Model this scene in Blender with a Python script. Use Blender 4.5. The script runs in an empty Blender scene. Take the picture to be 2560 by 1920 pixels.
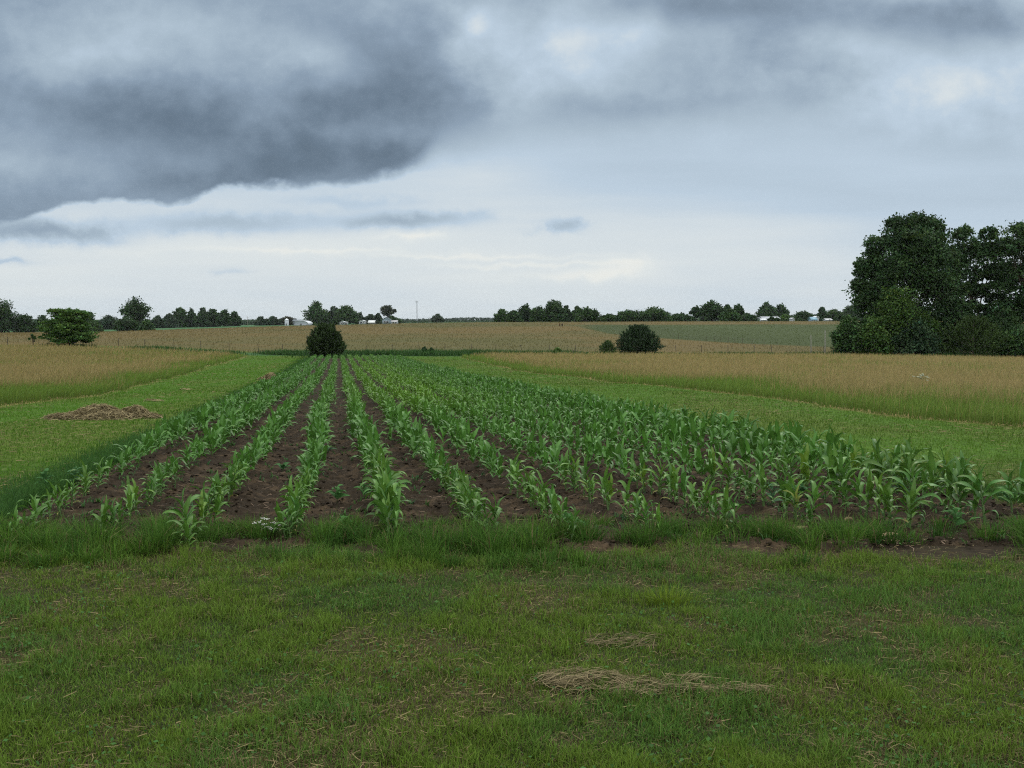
import bpy, math
import numpy as np
from math import radians, sin, cos, pi

SC = bpy.context.scene
COL = SC.collection
RNG = np.random.default_rng(7)

# ------------------------------------------------------------------ camera, exposure, sky, sun
EYE = 1.76
F = 2512.0                      # focal length in photograph pixels (2560 wide)
HORY = 800.0                    # eye level in the photograph
PITCH = math.atan((960.0 - HORY) / F)
cam = bpy.data.cameras.new('camera')
cam.sensor_width = 36.0
cam.lens = F / 2560.0 * 36.0
cam.clip_start = 0.05
cam.clip_end = 30000.0
camo = bpy.data.objects.new('camera', cam)
camo.location = (0, 0, EYE)
camo.rotation_euler = (pi / 2 - PITCH, 0, 0)
COL.objects.link(camo)
SC.camera = camo
SC.view_settings.view_transform = 'Standard'
SC.view_settings.look = 'None'
SC.view_settings.exposure = 0.0
SC.view_settings.gamma = 1.0
SC.cycles.use_denoising = False
SC.cycles.filter_width = 1.15
SC.cycles.max_bounces = 6
SC.cycles.diffuse_bounces = 3
SC.cycles.glossy_bounces = 2
SC.cycles.transmission_bounces = 3
SC.cycles.transparent_max_bounces = 4

SUN_EL, SUN_AZ = radians(52), radians(25)
sun = bpy.data.lights.new('sun', 'SUN')
sun.energy = 1.0
sun.angle = radians(25)
sun.color = (1.0, 0.95, 0.88)
suno = bpy.data.objects.new('sun', sun)
suno.rotation_euler = (pi / 2 - SUN_EL, 0, pi - SUN_AZ)
COL.objects.link(suno)


def build_world():
    w = bpy.data.worlds.new('World')
    SC.world = w
    w.use_nodes = True
    w.cycles.sampling_method = 'MANUAL'
    w.cycles.sample_map_resolution = 512
    nt = w.node_tree
    nt.nodes.clear()
    N, L = nt.nodes, nt.links

    def put(sock, v):
        if hasattr(v, 'is_output') or isinstance(v, bpy.types.NodeSocket):
            L.new(v, sock)
        else:
            sock.default_value = v

    def M(op, a, b=None, c=None, clamp=False):
        n = N.new('ShaderNodeMath')
        n.operation = op
        n.use_clamp = clamp
        put(n.inputs[0], a)
        if b is not None:
            put(n.inputs[1], b)
        if c is not None:
            put(n.inputs[2], c)
        return n.outputs[0]

    def noise(vec, scale, detail, rough=0.5):
        n = N.new('ShaderNodeTexNoise')
        n.inputs['Scale'].default_value = scale
        n.inputs['Detail'].default_value = detail
        n.inputs['Roughness'].default_value = rough
        L.new(vec, n.inputs['Vector'])
        return n.outputs['Fac']

    def comb(x, y, z=0.0):
        n = N.new('ShaderNodeCombineXYZ')
        put(n.inputs[0], x); put(n.inputs[1], y); put(n.inputs[2], z)
        return n.outputs[0]

    def sstep(x, a, b):
        n = N.new('ShaderNodeMapRange')
        n.interpolation_type = 'SMOOTHSTEP'
        put(n.inputs['Value'], x)
        n.inputs['From Min'].default_value = a
        n.inputs['From Max'].default_value = b
        return n.outputs['Result']

    def curve(x, pts):           # piecewise smooth y(x); pts in real units
        x0, x1 = pts[0][0], pts[-1][0]
        ys = [p[1] for p in pts]
        y0, y1 = min(ys), max(ys)
        n = N.new('ShaderNodeFloatCurve')
        c = n.mapping.curves[0]
        q = [((p[0] - x0) / (x1 - x0), (p[1] - y0) / (y1 - y0)) for p in pts]
        c.points[0].location = q[0]
        c.points[1].location = q[-1]
        for a in q[1:-1]:
            c.points.new(a[0], a[1])
        n.mapping.update()
        xx = M('MULTIPLY', M('SUBTRACT', x, x0), 1.0 / (x1 - x0), clamp=True)
        L.new(xx, n.inputs['Value'])
        return M('MULTIPLY_ADD', n.outputs[0], y1 - y0, y0)

    tc = N.new('ShaderNodeTexCoord')
    sep = N.new('ShaderNodeSeparateXYZ')
    L.new(tc.outputs['Generated'], sep.inputs[0])
    dx, dy, dz = sep.outputs
    yc = M('MAXIMUM', dy, 0.04)
    u0 = M('DIVIDE', dx, yc)
    v0 = M('DIVIDE', dz, yc)
    # cloud noises: anisotropic, the flat layers seen from the side
    vec = comb(u0, M('MULTIPLY', v0, 2.2), 0.0)
    n1 = M('SUBTRACT', noise(vec, 3.0, 2.0), 0.5)
    n2 = M('SUBTRACT', noise(comb(u0, M('MULTIPLY', v0, 2.0), 7.3), 3.4, 2.0), 0.5)
    n3 = M('SUBTRACT', noise(comb(u0, M('MULTIPLY', v0, 1.25), 3.1), 9.0, 6.0, 0.58), 0.5)
    n4 = M('SUBTRACT', noise(comb(u0, M('MULTIPLY', v0, 1.3), 12.1), 26.0, 5.0, 0.6), 0.5)
    u = M('ADD', u0, M('ADD', M('MULTIPLY', n1, 0.18), M('MULTIPLY', n3, 0.08)))
    v = M('ADD', v0, M('ADD', M('MULTIPLY', n2, 0.055), M('MULTIPLY', n3, 0.03)))

    def uv(px, py):
        cx, cy = (px - 1280) / F, (960 - py) / F
        yy = cos(PITCH) + cy * sin(PITCH)
        return cx / yy, (-sin(PITCH) + cy * cos(PITCH)) / yy

    def blob(px, py, sx, sy, amp, acc, rot=0.0, uu=None, vv=None):
        bu, bv = uv(px, py)
        a = M('SUBTRACT', u if uu is None else uu, bu)
        b = M('SUBTRACT', v if vv is None else vv, bv)
        if rot:
            c, s = cos(rot), sin(rot)
            a, b = (M('ADD', M('MULTIPLY', a, c), M('MULTIPLY', b, s)),
                    M('SUBTRACT', M('MULTIPLY', b, c), M('MULTIPLY', a, s)))
        a = M('MULTIPLY', a, F / sx)
        b = M('MULTIPLY', b, F / sy)
        r = M('ADD', M('MULTIPLY', a, a), M('MULTIPLY', b, b))
        e = M('POWER', 2.718, M('MULTIPLY', r, -1.0))
        return M('MULTIPLY_ADD', e, amp, acc)

    # open sky behind the storm deck (values are display grey, mapped to colour at the end)
    base = curve(v0, [(0.0, .865), (0.03, .872), (0.07, .878), (0.11, .85), (0.16, .805),
                      (0.25, .79), (0.6, .80), (1.2, .82)])
    ub = u0
    base = blob(300, 620, 700, 90, .02, base)
    base = blob(1750, 440, 560, 120, -.035, base)
    base = blob(2450, 560, 420, 130, -.075, base)
    base = blob(1200, 420, 230, 60, .055, base)
    base = blob(1250, 680, 420, 45, .02, base)
    st = noise(comb(u0, M('MULTIPLY', v0, 9.0), 2.0), 3.2, 4.0, 0.55)
    base = M('ADD', base, M('MULTIPLY', M('SUBTRACT', st, 0.5), 0.10))
    thin = M('ADD', M('MULTIPLY', n3, 0.25), M('MULTIPLY', n4, 0.25))
    u_s = M('ADD', u0, M('MULTIPLY', n4, 0.10))
    v_s = M('ADD', v0, M('ADD', M('MULTIPLY', n4, 0.022), M('MULTIPLY', n3, 0.012)))
    # separate small flat clouds below the deck
    for (px, py, sx, sy, am) in ((1010, 548, 150, 20, -.20), (560, 560, 250, 26, -.16), (60, 578, 170, 26, -.26),
                                 (230, 595, 90, 18, -.12), (1405, 563, 55, 15, -.14), (880, 505, 180, 16, -.07),
                                 (15, 655, 70, 8, -.10), (570, 683, 45, 8, -.05)):
        base = blob(px, py, sx, sy, am, base, uu=u_s, vv=v_s)
    for (px, py, sx, sy, am) in ((1550, 672, 95, 22, .06), (1180, 640, 260, 6, .05), (1330, 660, 200, 7, .045),
                                 (1030, 592, 70, 9, .06), (800, 628, 330, 7, .04), (1450, 690, 130, 10, .04)):
        base = blob(px, py, sx, sy, am, base, uu=u_s, vv=v_s)

    # storm deck
    edge = curve(u0, [uv(-900, 560), uv(-200, 560), uv(0, 560), uv(110, 528), uv(260, 498), uv(430, 505), uv(560, 474),
                      uv(760, 462), uv(880, 455), uv(985, 432), uv(1060, 410), uv(1180, 378), uv(1330, 372),
                      uv(1500, 375), uv(1700, 368), uv(1900, 345), uv(2100, 350), uv(2300, 385), uv(2560, 395),
                      uv(3400, 380)])
    soft = curve(u0, [(-1.0, .010), (-.12, .010), (-.085, .026), (-.03, .06), (.2, .066), (.6, .066), (1.0, .066)])
    rag = M('ADD', M('MULTIPLY', n4, 0.022), M('MULTIPLY', n3, 0.026))
    q = M('DIVIDE', M('SUBTRACT', M('ADD', v0, rag), edge), soft)
    mask = sstep(q, -0.45, 0.85)
    deck = curve(u, [(-.9, .58), (-.5, .58), (-.2, .575), (-.07, .61), (0.02, .64), (.12, .695), (.3, .735), (.5, .75),
                     (1.2, .78)])
    for (px, py, sx, sy, am, rot) in (
            (330, 90, 330, 120, .13, 0.0), (640, 210, 230, 100, .04, 0), (60, 120, 150, 130, .03, 0),
            (330, 285, 320, 78, -.125, -.14), (650, 325, 300, 95, -.10, -.12), (860, 425, 330, 60, -.12, .05),
            (420, 470, 280, 50, -.06, .02), (60, 500, 190, 60, -.04, 0),
            (130, 385, 220, 45, .05, 0), (770, 175, 105, 62, .12, -.4), (1000, 210, 240, 130, -.09, 0),
            (890, 250, 130, 40, -.08, 0), (900, 330, 160, 34, .03, 0), (1180, 60, 220, 90, -.02, 0),
            (1340, 170, 150, 130, .15, .2), (1235, 62, 55, 45, .13, 0), (1330, 250, 90, 45, .07, .3), (1560, 60, 45, 60, .09, 0), (2430, 150, 160, 60, .05, 0), (1230, 250, 40, 40, .07, 0), (1180, 165, 60, 70, .08, 0.5), (1110, 90, 60, 60, -.06, 0), (1270, 270, 170, 60, -.04, .3), (1420, 60, 60, 90, .06, 0),
            (1530, 25, 130, 45, -.05, 0), (1500, 120, 110, 85, .12, 0),
            (1830, 155, 190, 85, -.13, -.05), (1640, 285, 270, 48, -.10, .04), (1950, 235, 250, 40, -.06, 0),
            (2150, 15, 430, 58, -.20, -.06), (2480, 75, 220, 40, -.10, 0), (1750, 20, 170, 45, -.14, 0),
            (2320, 190, 330, 55, .06, 0), (2060, 130, 130, 30, .03, 0), (2350, 350, 300, 34, -.075, -.03)):
        deck = blob(px, py, sx, sy, am, deck, rot)
    n5 = M('SUBTRACT', noise(comb(M('ADD', u, M('MULTIPLY', v0, 0.5)), M('MULTIPLY', v, 1.5), 5.5), 7.0, 3.0, 0.5), 0.5)
    deck = M('ADD', deck, M('MULTIPLY', n3, 0.34))
    deck = M('ADD', deck, M('MULTIPLY', n5, 0.17))
    deck = M('ADD', deck, M('MULTIPLY', n4, 0.16))
    deck = M('ADD', M('MULTIPLY', deck, 0.88), 0.095)
    deck = M('MINIMUM', deck, 0.875)
    # overhead and behind: an even overcast
    up = sstep(dz, 0.42, 0.75)
    bk = M('SUBTRACT', 1.0, sstep(dy, 0.0, 0.35))
    far = M('MAXIMUM', up, bk)
    mixv = lambda a, b, f: M('ADD', a, M('MULTIPLY', M('SUBTRACT', b, a), f))
    val = mixv(base, deck, mask)
    val = mixv(val, 0.93, far)
    ramp = N.new('ShaderNodeValToRGB')
    cr = ramp.color_ramp

    def s2l(c):
        return tuple(((k / 255.0) / 12.92 if k < 10 else (((k / 255.0) + 0.055) / 1.055) ** 2.4) for k in c)
    stops = [(.36, (82, 99, 114)), (.46, (104, 122, 140)), (.60, (140, 159, 178)), (.72, (171, 189, 204)),
             (.80, (188, 206, 222)), (.865, (211, 221, 227)), (.92, (225, 231, 231)), (.98, (242, 241, 233))]
    cr.elements[0].position, cr.elements[0].color = stops[0][0], (*s2l(stops[0][1]), 1)
    cr.elements[1].position, cr.elements[1].color = stops[-1][0], (*s2l(stops[-1][1]), 1)
    for p, c in stops[1:-1]:
        e = cr.elements.new(p)
        e.color = (*s2l(c), 1)
    L.new(val, ramp.inputs[0])
    sc10 = N.new('ShaderNodeVectorMath')
    sc10.operation = 'SCALE'
    L.new(M('ADD', 10.0, M('ADD', M('MULTIPLY', up, 9.5), M('MULTIPLY', bk, 5.0))), sc10.inputs['Scale'])
    L.new(ramp.outputs[0], sc10.inputs[0])
    sky = N.new('ShaderNodeTexSky')
    sky.sky_type = 'NISHITA'
    sky.sun_disc = False
    sky.sun_elevation = SUN_EL
    sky.sun_rotation = SUN_AZ
    sky.dust_density = 3.0
    mix = N.new('ShaderNodeMix')
    mix.data_type = 'RGBA'
    mix.inputs['Factor'].default_value = 0.97      # cloud cover
    L.new(sky.outputs[0], mix.inputs[6])
    L.new(sc10.outputs[0], mix.inputs[7])
    bg = N.new('ShaderNodeBackground')
    bg.inputs['Strength'].default_value = 0.1
    L.new(mix.outputs[2], bg.inputs['Color'])
    out = N.new('ShaderNodeOutputWorld')
    L.new(bg.outputs[0], out.inputs['Surface'])


build_world()


# ------------------------------------------------------------------ numpy helpers
def _hash(ix, iy, s):
    h = (ix.astype(np.int64) * 374761393 + iy.astype(np.int64) * 668265263 + s * 974634721) & 0xffffffff
    h = ((h ^ (h >> 13)) * 1274126177) & 0xffffffff
    h = ((h ^ (h >> 16)) * 2246822519) & 0xffffffff
    return ((h ^ (h >> 15)) & 0xffffff) / float(0xffffff)


def vn(x, y, s=0):
    x = np.asarray(x, float); y = np.asarray(y, float)
    ix, iy = np.floor(x), np.floor(y)
    fx, fy = x - ix, y - iy
    fx = fx * fx * (3 - 2 * fx); fy = fy * fy * (3 - 2 * fy)
    a = _hash(ix, iy, s); b = _hash(ix + 1, iy, s); c = _hash(ix, iy + 1, s); d = _hash(ix + 1, iy + 1, s)
    return (a + (b - a) * fx) * (1 - fy) + (c + (d - c) * fx) * fy


def fbm(x, y, s=0, o=4, g=0.5):
    t, a, n = 0.0, 1.0, 0.0
    x = np.asarray(x, float); y = np.asarray(y, float)
    for k in range(o):
        t = t + a * vn(x, y, s + k * 17)
        n += a; a *= g
        x = x * 2.03 + 3.7; y = y * 2.03 + 1.9
    return t / n


def sm(x, a, b):
    t = np.clip((np.asarray(x, float) - a) / (b - a), 0, 1)
    return t * t * (3 - 2 * t)


def lerp(a, b, t):
    return a + (b - a) * t


def mixc(c0, c1, t):
    t = np.asarray(t)[..., None]
    return np.asarray(c0, float) * (1 - t) + np.asarray(c1, float) * t


def mesh(name, V, polys, cols=None, mats=(), smooth=False):
    """polys: list of (n x k) index arrays, one per polygon size (and optionally a material index)."""
    me = bpy.data.meshes.new(name)
    V = np.ascontiguousarray(V, np.float32)
    me.vertices.add(len(V))
    me.vertices.foreach_set('co', V.ravel())
    loops = np.concatenate([p.ravel() for p in polys]).astype(np.int32)
    starts, off = [], 0
    for p in polys:
        n, k = p.shape
        starts.append(off + np.arange(n, dtype=np.int32) * k)
        off += n * k
    starts = np.concatenate(starts).astype(np.int32)
    me.loops.add(len(loops))
    me.loops.foreach_set('vertex_index', loops)
    me.polygons.add(len(starts))
    me.polygons.foreach_set('loop_start', starts)
    if smooth:
        me.polygons.foreach_set('use_smooth', np.ones(len(starts), bool))
    me.update(calc_edges=True)
    if cols is not None:
        at = me.color_attributes.new('Col', 'FLOAT_COLOR', 'POINT')
        c = np.ones((len(V), 4), np.float32)
        c[:, :3] = cols
        at.data.foreach_set('color', c.ravel())
    for m in mats:
        me.materials.append(m)
    return me


class Acc:
    """Collects pieces of geometry into one mesh."""
    def __init__(self):
        self.V, self.C, self.P, self.n = [], [], {}, 0

    def add(self, V, polys, col):
        V = np.asarray(V, float)
        C = np.empty((len(V), 3)); C[:] = col
        self.V.append(V); self.C.append(C)
        for p in polys:
            p = np.asarray(p, np.int64)
            self.P.setdefault(p.shape[1], []).append(p + self.n)
        self.n += len(V)

    def mesh(self, name, mats, smooth=False):
        return mesh(name, np.concatenate(self.V), [np.concatenate(p) for p in self.P.values()],
                    np.concatenate(self.C), mats, smooth)

    def box(self, x0, x1, y0, y1, z0, z1, col):
        V = [(x, y, z) for x in (x0, x1) for y in (y0, y1) for z in (z0, z1)]
        self.add(V, [[(0, 1, 3, 2), (4, 6, 7, 5), (0, 4, 5, 1), (2, 3, 7, 6), (0, 2, 6, 4), (1, 5, 7, 3)]], col)

    def tube(self, pts, rads, col, k=6):
        pts = np.asarray(pts, float); n = len(pts)
        t = np.gradient(pts, axis=0)
        t /= np.linalg.norm(t, axis=1)[:, None] + 1e-9
        ref = np.where(np.abs(t[:, 2:3]) > .9, np.array([[1., 0, 0]]), np.array([[0, 0, 1.]]))
        a = np.cross(t, ref); a /= np.linalg.norm(a, axis=1)[:, None] + 1e-9
        b = np.cross(t, a)
        ang = np.arange(k) * 2 * pi / k
        r = np.asarray(rads, float)[:, None, None]
        V = pts[:, None, :] + r * (a[:, None, :] * np.cos(ang)[None, :, None] + b[:, None, :] * np.sin(ang)[None, :, None])
        i = np.arange(n - 1)[:, None] * k; j = np.arange(k)[None, :]; j2 = (j + 1) % k
        q = np.stack([i + j, i + j2, i + k + j2, i + k + j], -1).reshape(-1, 4)
        cap = np.stack([(n - 1) * k + np.zeros(k - 2, int), (n - 1) * k + np.arange(1, k - 1), (n - 1) * k + np.arange(2, k)], -1)
        self.add(V.reshape(-1, 3), [q, cap], col)


def obj(name, me, parent=None, loc=None, **props):
    o = bpy.data.objects.new(name, me)
    COL.objects.link(o)
    if loc is not None:
        o.location = loc
    if parent is not None:
        o.parent = parent
    for k, v in props.items():
        o[k] = v
    return o


def thing(name, label, category, loc=(0, 0, 0), group=None, me=None):
    o = obj(name, me, None, loc, label=label, category=category)
    if group:
        o['group'] = group
    return o


# ------------------------------------------------------------------ materials
def material(name, rough=0.7, spec=0.3, transl=0.0, attr=True, color=(.5, .5, .5), noise_amt=0.0, noise_scale=30.0,
             bump=0.0, metallic=0.0):
    m = bpy.data.materials.new(name)
    m.use_nodes = True
    nt = m.node_tree
    N, L = nt.nodes, nt.links
    b = N['Principled BSDF']
    b.inputs['Roughness'].default_value = rough
    b.inputs['Specular IOR Level'].default_value = spec
    b.inputs['Metallic'].default_value = metallic
    if attr:
        a = N.new('ShaderNodeAttribute'); a.attribute_name = 'Col'
        csock = a.outputs['Color']
    else:
        r = N.new('ShaderNodeRGB'); r.outputs[0].default_value = (*color, 1)
        csock = r.outputs[0]
    if noise_amt:
        tc = N.new('ShaderNodeTexCoord')
        nz = N.new('ShaderNodeTexNoise')
        nz.inputs['Scale'].default_value = noise_scale
        nz.inputs['Detail'].default_value = 5.0
        L.new(tc.outputs['Object'], nz.inputs['Vector'])
        mr = N.new('ShaderNodeMapRange')
        mr.inputs['From Min'].default_value = 0.25; mr.inputs['From Max'].default_value = 0.75
        mr.inputs['To Min'].default_value = 1 - noise_amt; mr.inputs['To Max'].default_value = 1 + noise_amt
        L.new(nz.outputs['Fac'], mr.inputs['Value'])
        vm = N.new('ShaderNodeVectorMath'); vm.operation = 'SCALE'
        L.new(csock, vm.inputs[0]); L.new(mr.outputs[0], vm.inputs['Scale'])
        csock = vm.outputs[0]
        if bump:
            bp = N.new('ShaderNodeBump')
            bp.inputs['Strength'].default_value = bump
            bp.inputs['Distance'].default_value = 0.02
            L.new(nz.outputs['Fac'], bp.inputs['Height'])
            L.new(bp.outputs[0], b.inputs['Normal'])
    L.new(csock, b.inputs['Base Color'])
    if transl:
        t = N.new('ShaderNodeBsdfTranslucent')
        L.new(csock, t.inputs['Color'])
        mx = N.new('ShaderNodeMixShader')
        mx.inputs[0].default_value = transl
        L.new(b.outputs[0], mx.inputs[1]); L.new(t.outputs[0], mx.inputs[2])
        L.new(mx.outputs[0], N['Material Output'].inputs['Surface'])
    return m


MAT_GROUND = material('ground_cover', 0.95, 0.1, noise_amt=0.45, noise_scale=9.0, bump=0.6)
MAT_SOIL = material('tilled_soil', 0.95, 0.12, noise_amt=0.4, noise_scale=38.0, bump=0.9)
MAT_GRASS = material('grass_blade', 0.6, 0.08, transl=0.3)
MAT_STRAW = material('dry_straw', 0.8, 0.08, transl=0.12)
MAT_CORN = material('corn_leaf', 0.42, 0.30, transl=0.22)
MAT_LEAF = material('tree_leaf', 0.6, 0.12, transl=0.2)
MAT_BARK = material('bark', 0.9, 0.1, noise_amt=0.35, noise_scale=6.0, bump=0.5)
MAT_WOOD = material('weathered_wood', 0.9, 0.1, noise_amt=0.3, noise_scale=12.0)
MAT_PAINT = material('painted_metal', 0.55, 0.3, noise_amt=0.12, noise_scale=1.5)
MAT_PETAL = material('white_petal', 0.7, 0.2, transl=0.15)


# ------------------------------------------------------------------ terrain
_hy = np.array([-60, 0, 4, 8, 10, 14, 18, 23, 32, 50, 70, 90, 112, 125], float)
_hh = np.array([1.76, 1.76, 1.77, 1.82, 1.87, 1.98, 2.12, 2.30, 2.57, 3.07, 3.57, 3.95, 4.25, 4.28], float)
_ty = np.arange(-80, 200, 0.5)
_th = np.interp(_ty, _hy, _hh)
for _k in range(2):
    _w = np.hanning(13); _w /= _w.sum()
    _th = np.convolve(np.pad(_th, 6, mode='edge'), _w, 'valid')


def _prof(px, py, d):
    px = np.array(px, float); py = np.array(py, float)
    return (px - 1280) / F * d, -(py - HORY) / F * d


_fx, _fz = _prof([-300, 0, 170, 400, 600, 850, 1300, 2000, 2560, 2900], [866, 866, 866, 873, 883, 886, 886, 888, 898, 902], 125)
_cx, _cz = _prof([-800, 0, 300, 445, 500, 640, 720, 850, 1050, 1200, 1300, 1800, 2560, 3300],
                 [834, 832, 830, 828, 825.5, 817.5, 815, 812.5, 807.5, 805.5, 805, 803.5, 802, 802], 400)
_bx, _bz = _prof([-800, 0, 430, 600, 640, 850, 1050, 1300, 2560, 3300], [829, 826, 818.5, 816, 813.5, 811.5, 808, 807, 806.5, 806], 700)


def gz(X, Y):
    """Ground height (camera foot is 0)."""
    X = np.asarray(X, float); Y = np.asarray(Y, float)
    zn = -np.interp(Y, _ty, _th)
    zf = np.interp(X, _fx, _fz)
    zc = np.interp(X, _cx, _cz)
    zb = np.interp(X, _bx, _bz)
    near = zn + sm(Y, 45, 122) * (zf + 4.28)
    p = np.clip((Y - 125) / 275.0, 0, 1)
    hill = lerp(zf, zc, lerp(p, sm(p, 0, 1), 0.25))
    q = np.clip((Y - 400) / 300.0, 0, 1)
    bey = lerp(zc, zb, q)
    r = sm(Y, 700, 2200)
    farz = lerp(zb, -3.4, r)
    z = np.where(Y < 125, near, np.where(Y < 400, hill, np.where(Y < 700, bey, farz)))
    w = sm(Y, 100, 112) * (1 - sm(Y, 130, 150))          # soften the valley seam
    z = z - 0.02 * w
    lumps = (fbm(X * 0.9, Y * 0.9, 5, 3) - .5) * 0.05 + (fbm(X * .12, Y * .12, 9, 2) - .5) * 0.10 * sm(Y, 10, 30)
    return z + EYE + lumps * (1 - sm(Y, 90, 140))


def ground_at(px, py):
    """Where the sight line through a photograph pixel meets the ground: (X, Y)."""
    Y = np.concatenate([np.arange(2, 150, .05), np.arange(150, 3000, 1.0)])
    X = (px - 1280) / F * Y
    ray = EYE - (py - HORY) / F * Y
    k = np.argmax(gz(X, Y) >= ray)
    return float(X[k]), float(Y[k])


def xy_at(px, Y):
    return (px - 1280) / F * Y, Y


def top_z(py, Y):
    return EYE - (py - HORY) / F * Y


ROW_A = (848 - 1280) / F                   # the rows run slightly to the left
ROW0, ROWS = -2.66, 0.757
NROW = 13
END_Y = 111.0
_lY = np.array([-20, 0, 28, 36, 54, 82, 117, 140], float); _lX = np.array([-14.0, -14.3, -14.5, -14.9, -18.5, -24.8, -31.0, -35], float)
_rY = np.array([-20, 0, 20.5, 25, 35.5, 49, 70, 117, 140], float); _rX = np.array([14, 12.5, 10.6, 9.4, 8.1, 5.2, .7, -6.0, -9], float)


def zones(X, Y):
    """Masks of the plots: corn bed, left hay, right hay, near strips, fence line, hillside."""
    jit = (fbm(X * .8, Y * .8, 31, 3) - .5)
    x0 = X - ROW_A * Y
    corn = sm(x0 + jit * .5, ROW0 - .55, ROW0 - .35) * (1 - sm(x0 + jit * .5, ROW0 + 12 * ROWS + .35, ROW0 + 12 * ROWS + .55)) \
        * sm(Y + jit * 1.8, 7.8, 8.2) * (1 - sm(Y, END_Y, END_Y + 1.5))
    left = (1 - sm(X + jit * .8, np.interp(Y, _lY, _lX) - .25, np.interp(Y, _lY, _lX) + .25)) * (1 - sm(Y + jit, 117, 118))
    right = sm(X + jit * .8, np.interp(Y, _rY, _rX) - .25, np.interp(Y, _rY, _rX) + .25) * (1 - sm(Y + jit, 117, 118))
    return corn, left, right


# patch of fresh green on the far hill: (fraction along the hill) limits by column
_gpx = np.array([1380, 1440, 1520, 1640, 1840, 2080, 2560], float)
_gtop = np.array([813, 812, 811, 811, 811, 810, 810], float)
_gbot = np.array([814, 817, 834, 845, 858, 868, 880], float)


def hill_green(X, Y):
    px = 1280 + F * X / np.maximum(Y, 1)
    py = HORY + F * (EYE - gz(X, Y)) / np.maximum(Y, 1)
    j = (fbm(X * .05, Y * .02, 71, 3) - .5) * 3.0
    t = np.interp(px, _gpx, _gtop); b = np.interp(px, _gpx, _gbot)
    return sm(py + j, t - 1, t + 2) * (1 - sm(py + j, b - 1.5, b + 1.5)) * sm(px, 1400, 1500)


C_LAWN = np.array((.022, .028, .009)); C_THATCH = np.array((.040, .033, .014))
C_STRIP = np.array((.052, .105, .010)); C_HAY = np.array((.235, .175, .072)); C_HILL = np.array((.108, .080, .029))
C_HILLG = np.array((.046, .060, .020)); C_WEED = np.array((.03, .07, .02)); C_SOIL = np.array((.026, .0183, .0110))


def ground_colour(X, Y):
    corn, left, right = zones(X, Y)
    n1 = fbm(X * 1.3, Y * 1.3, 3, 4); n2 = fbm(X * 4.6, Y * 4.6, 13, 3)
    c = mixc(C_LAWN, C_THATCH, sm(n1 * .5 + n2 * .5, .46, .66))
    st = mixc(C_STRIP, C_STRIP * np.array((1.25, .95, 1.2)), sm(fbm(X * .35, Y * .12, 23, 4), .42, .62))
    c = mixc(0, 0, np.zeros_like(X)) + c * (1 - sm(Y, 8, 16))[..., None] + st * sm(Y, 8, 16)[..., None]
    hay = mixc(C_HAY, C_HAY * .75, fbm(X * .5, Y * .1, 41, 4))
    m = np.maximum(left, right)[..., None]
    c = c * (1 - m) + hay * m
    c = c * (1 - corn[..., None]) + C_SOIL * corn[..., None]
    wd = (sm(Y + 2 * (n1 - .5), 117.5, 119) * (1 - sm(Y + 5 * (n1 - .5), 126, 130)))[..., None]
    c = c * (1 - wd) + C_WEED * 1.2 * wd
    # far slope
    h = fbm(X * .035, Y * .012, 51, 4)
    hb = fbm(X * .012, Y * .05, 57, 4)
    hc = mixc(C_HILL, np.array((.080, .074, .025)), sm(h * .55 + hb * .45, .42, .64))
    hg = hill_green(X, Y)[..., None]
    hc = hc * (1 - hg) + C_HILLG * lerp(.85, 1.25, fbm(X * .03, Y * .02, 61, 3))[..., None] * hg
    s = sm(Y + 7 * (n1 - .5), 127, 133)[..., None]
    c = c * (1 - s) + hc * s
    # green crop behind the crest
    k = sm(Y, 412, 430)[..., None]
    c = c * (1 - k) + np.array((.045, .105, .04)) * k
    return c


def make_ground():
    ys = np.concatenate([np.arange(-12, 2, 1.0), np.arange(2, 16, .14), np.geomspace(16, 140, 230), np.geomspace(141, 420, 150),
                         np.geomspace(424, 720, 40), np.geomspace(740, 12000, 50)])
    s = np.linspace(-1, 1, 520)
    xs = 3.0 * np.sinh(s * np.arcsinh(9000 / 3.0))
    X, Y = np.meshgrid(xs, ys)
    Z = gz(X, Y)
    corn, _, _ = zones(X, Y)
    Z = Z - 0.03 * corn                                   # the tilled bed lies in a shallow recess
    V = np.stack([X, Y, Z], -1).reshape(-1, 3)
    n, k = len(ys), len(xs)
    i = np.arange(n - 1)[:, None] * k + np.arange(k - 1)[None, :]
    q = np.stack([i, i + 1, i + k + 1, i + k], -1).reshape(-1, 4)
    C = ground_colour(X, Y).reshape(-1, 3)
    obj('ground', mesh('ground', V, [q], C, [MAT_GROUND], True), kind='structure')


def soil_z(X, Y):
    """Tilled soil: cultivated lanes with a slight ridge along every row, and crumbs."""
    x0 = X - ROW_A * Y
    ph = (x0 - ROW0) / ROWS
    ridge = .016 * np.cos(ph * 2 * pi)
    fine = 1 - sm(Y, 22, 45)
    cr = (fbm(X * 9, Y * 9, 81, 4, .6) - .5) * .105 + (np.abs(fbm(X * 22, Y * 22, 83, 3) - .5)) * .07
    track = -.018 * np.exp(-((ph - 3.5) / .22) ** 2)
    return gz(X, Y) + .002 + ridge + cr * (0.3 + .7 * fine) + track


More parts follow.
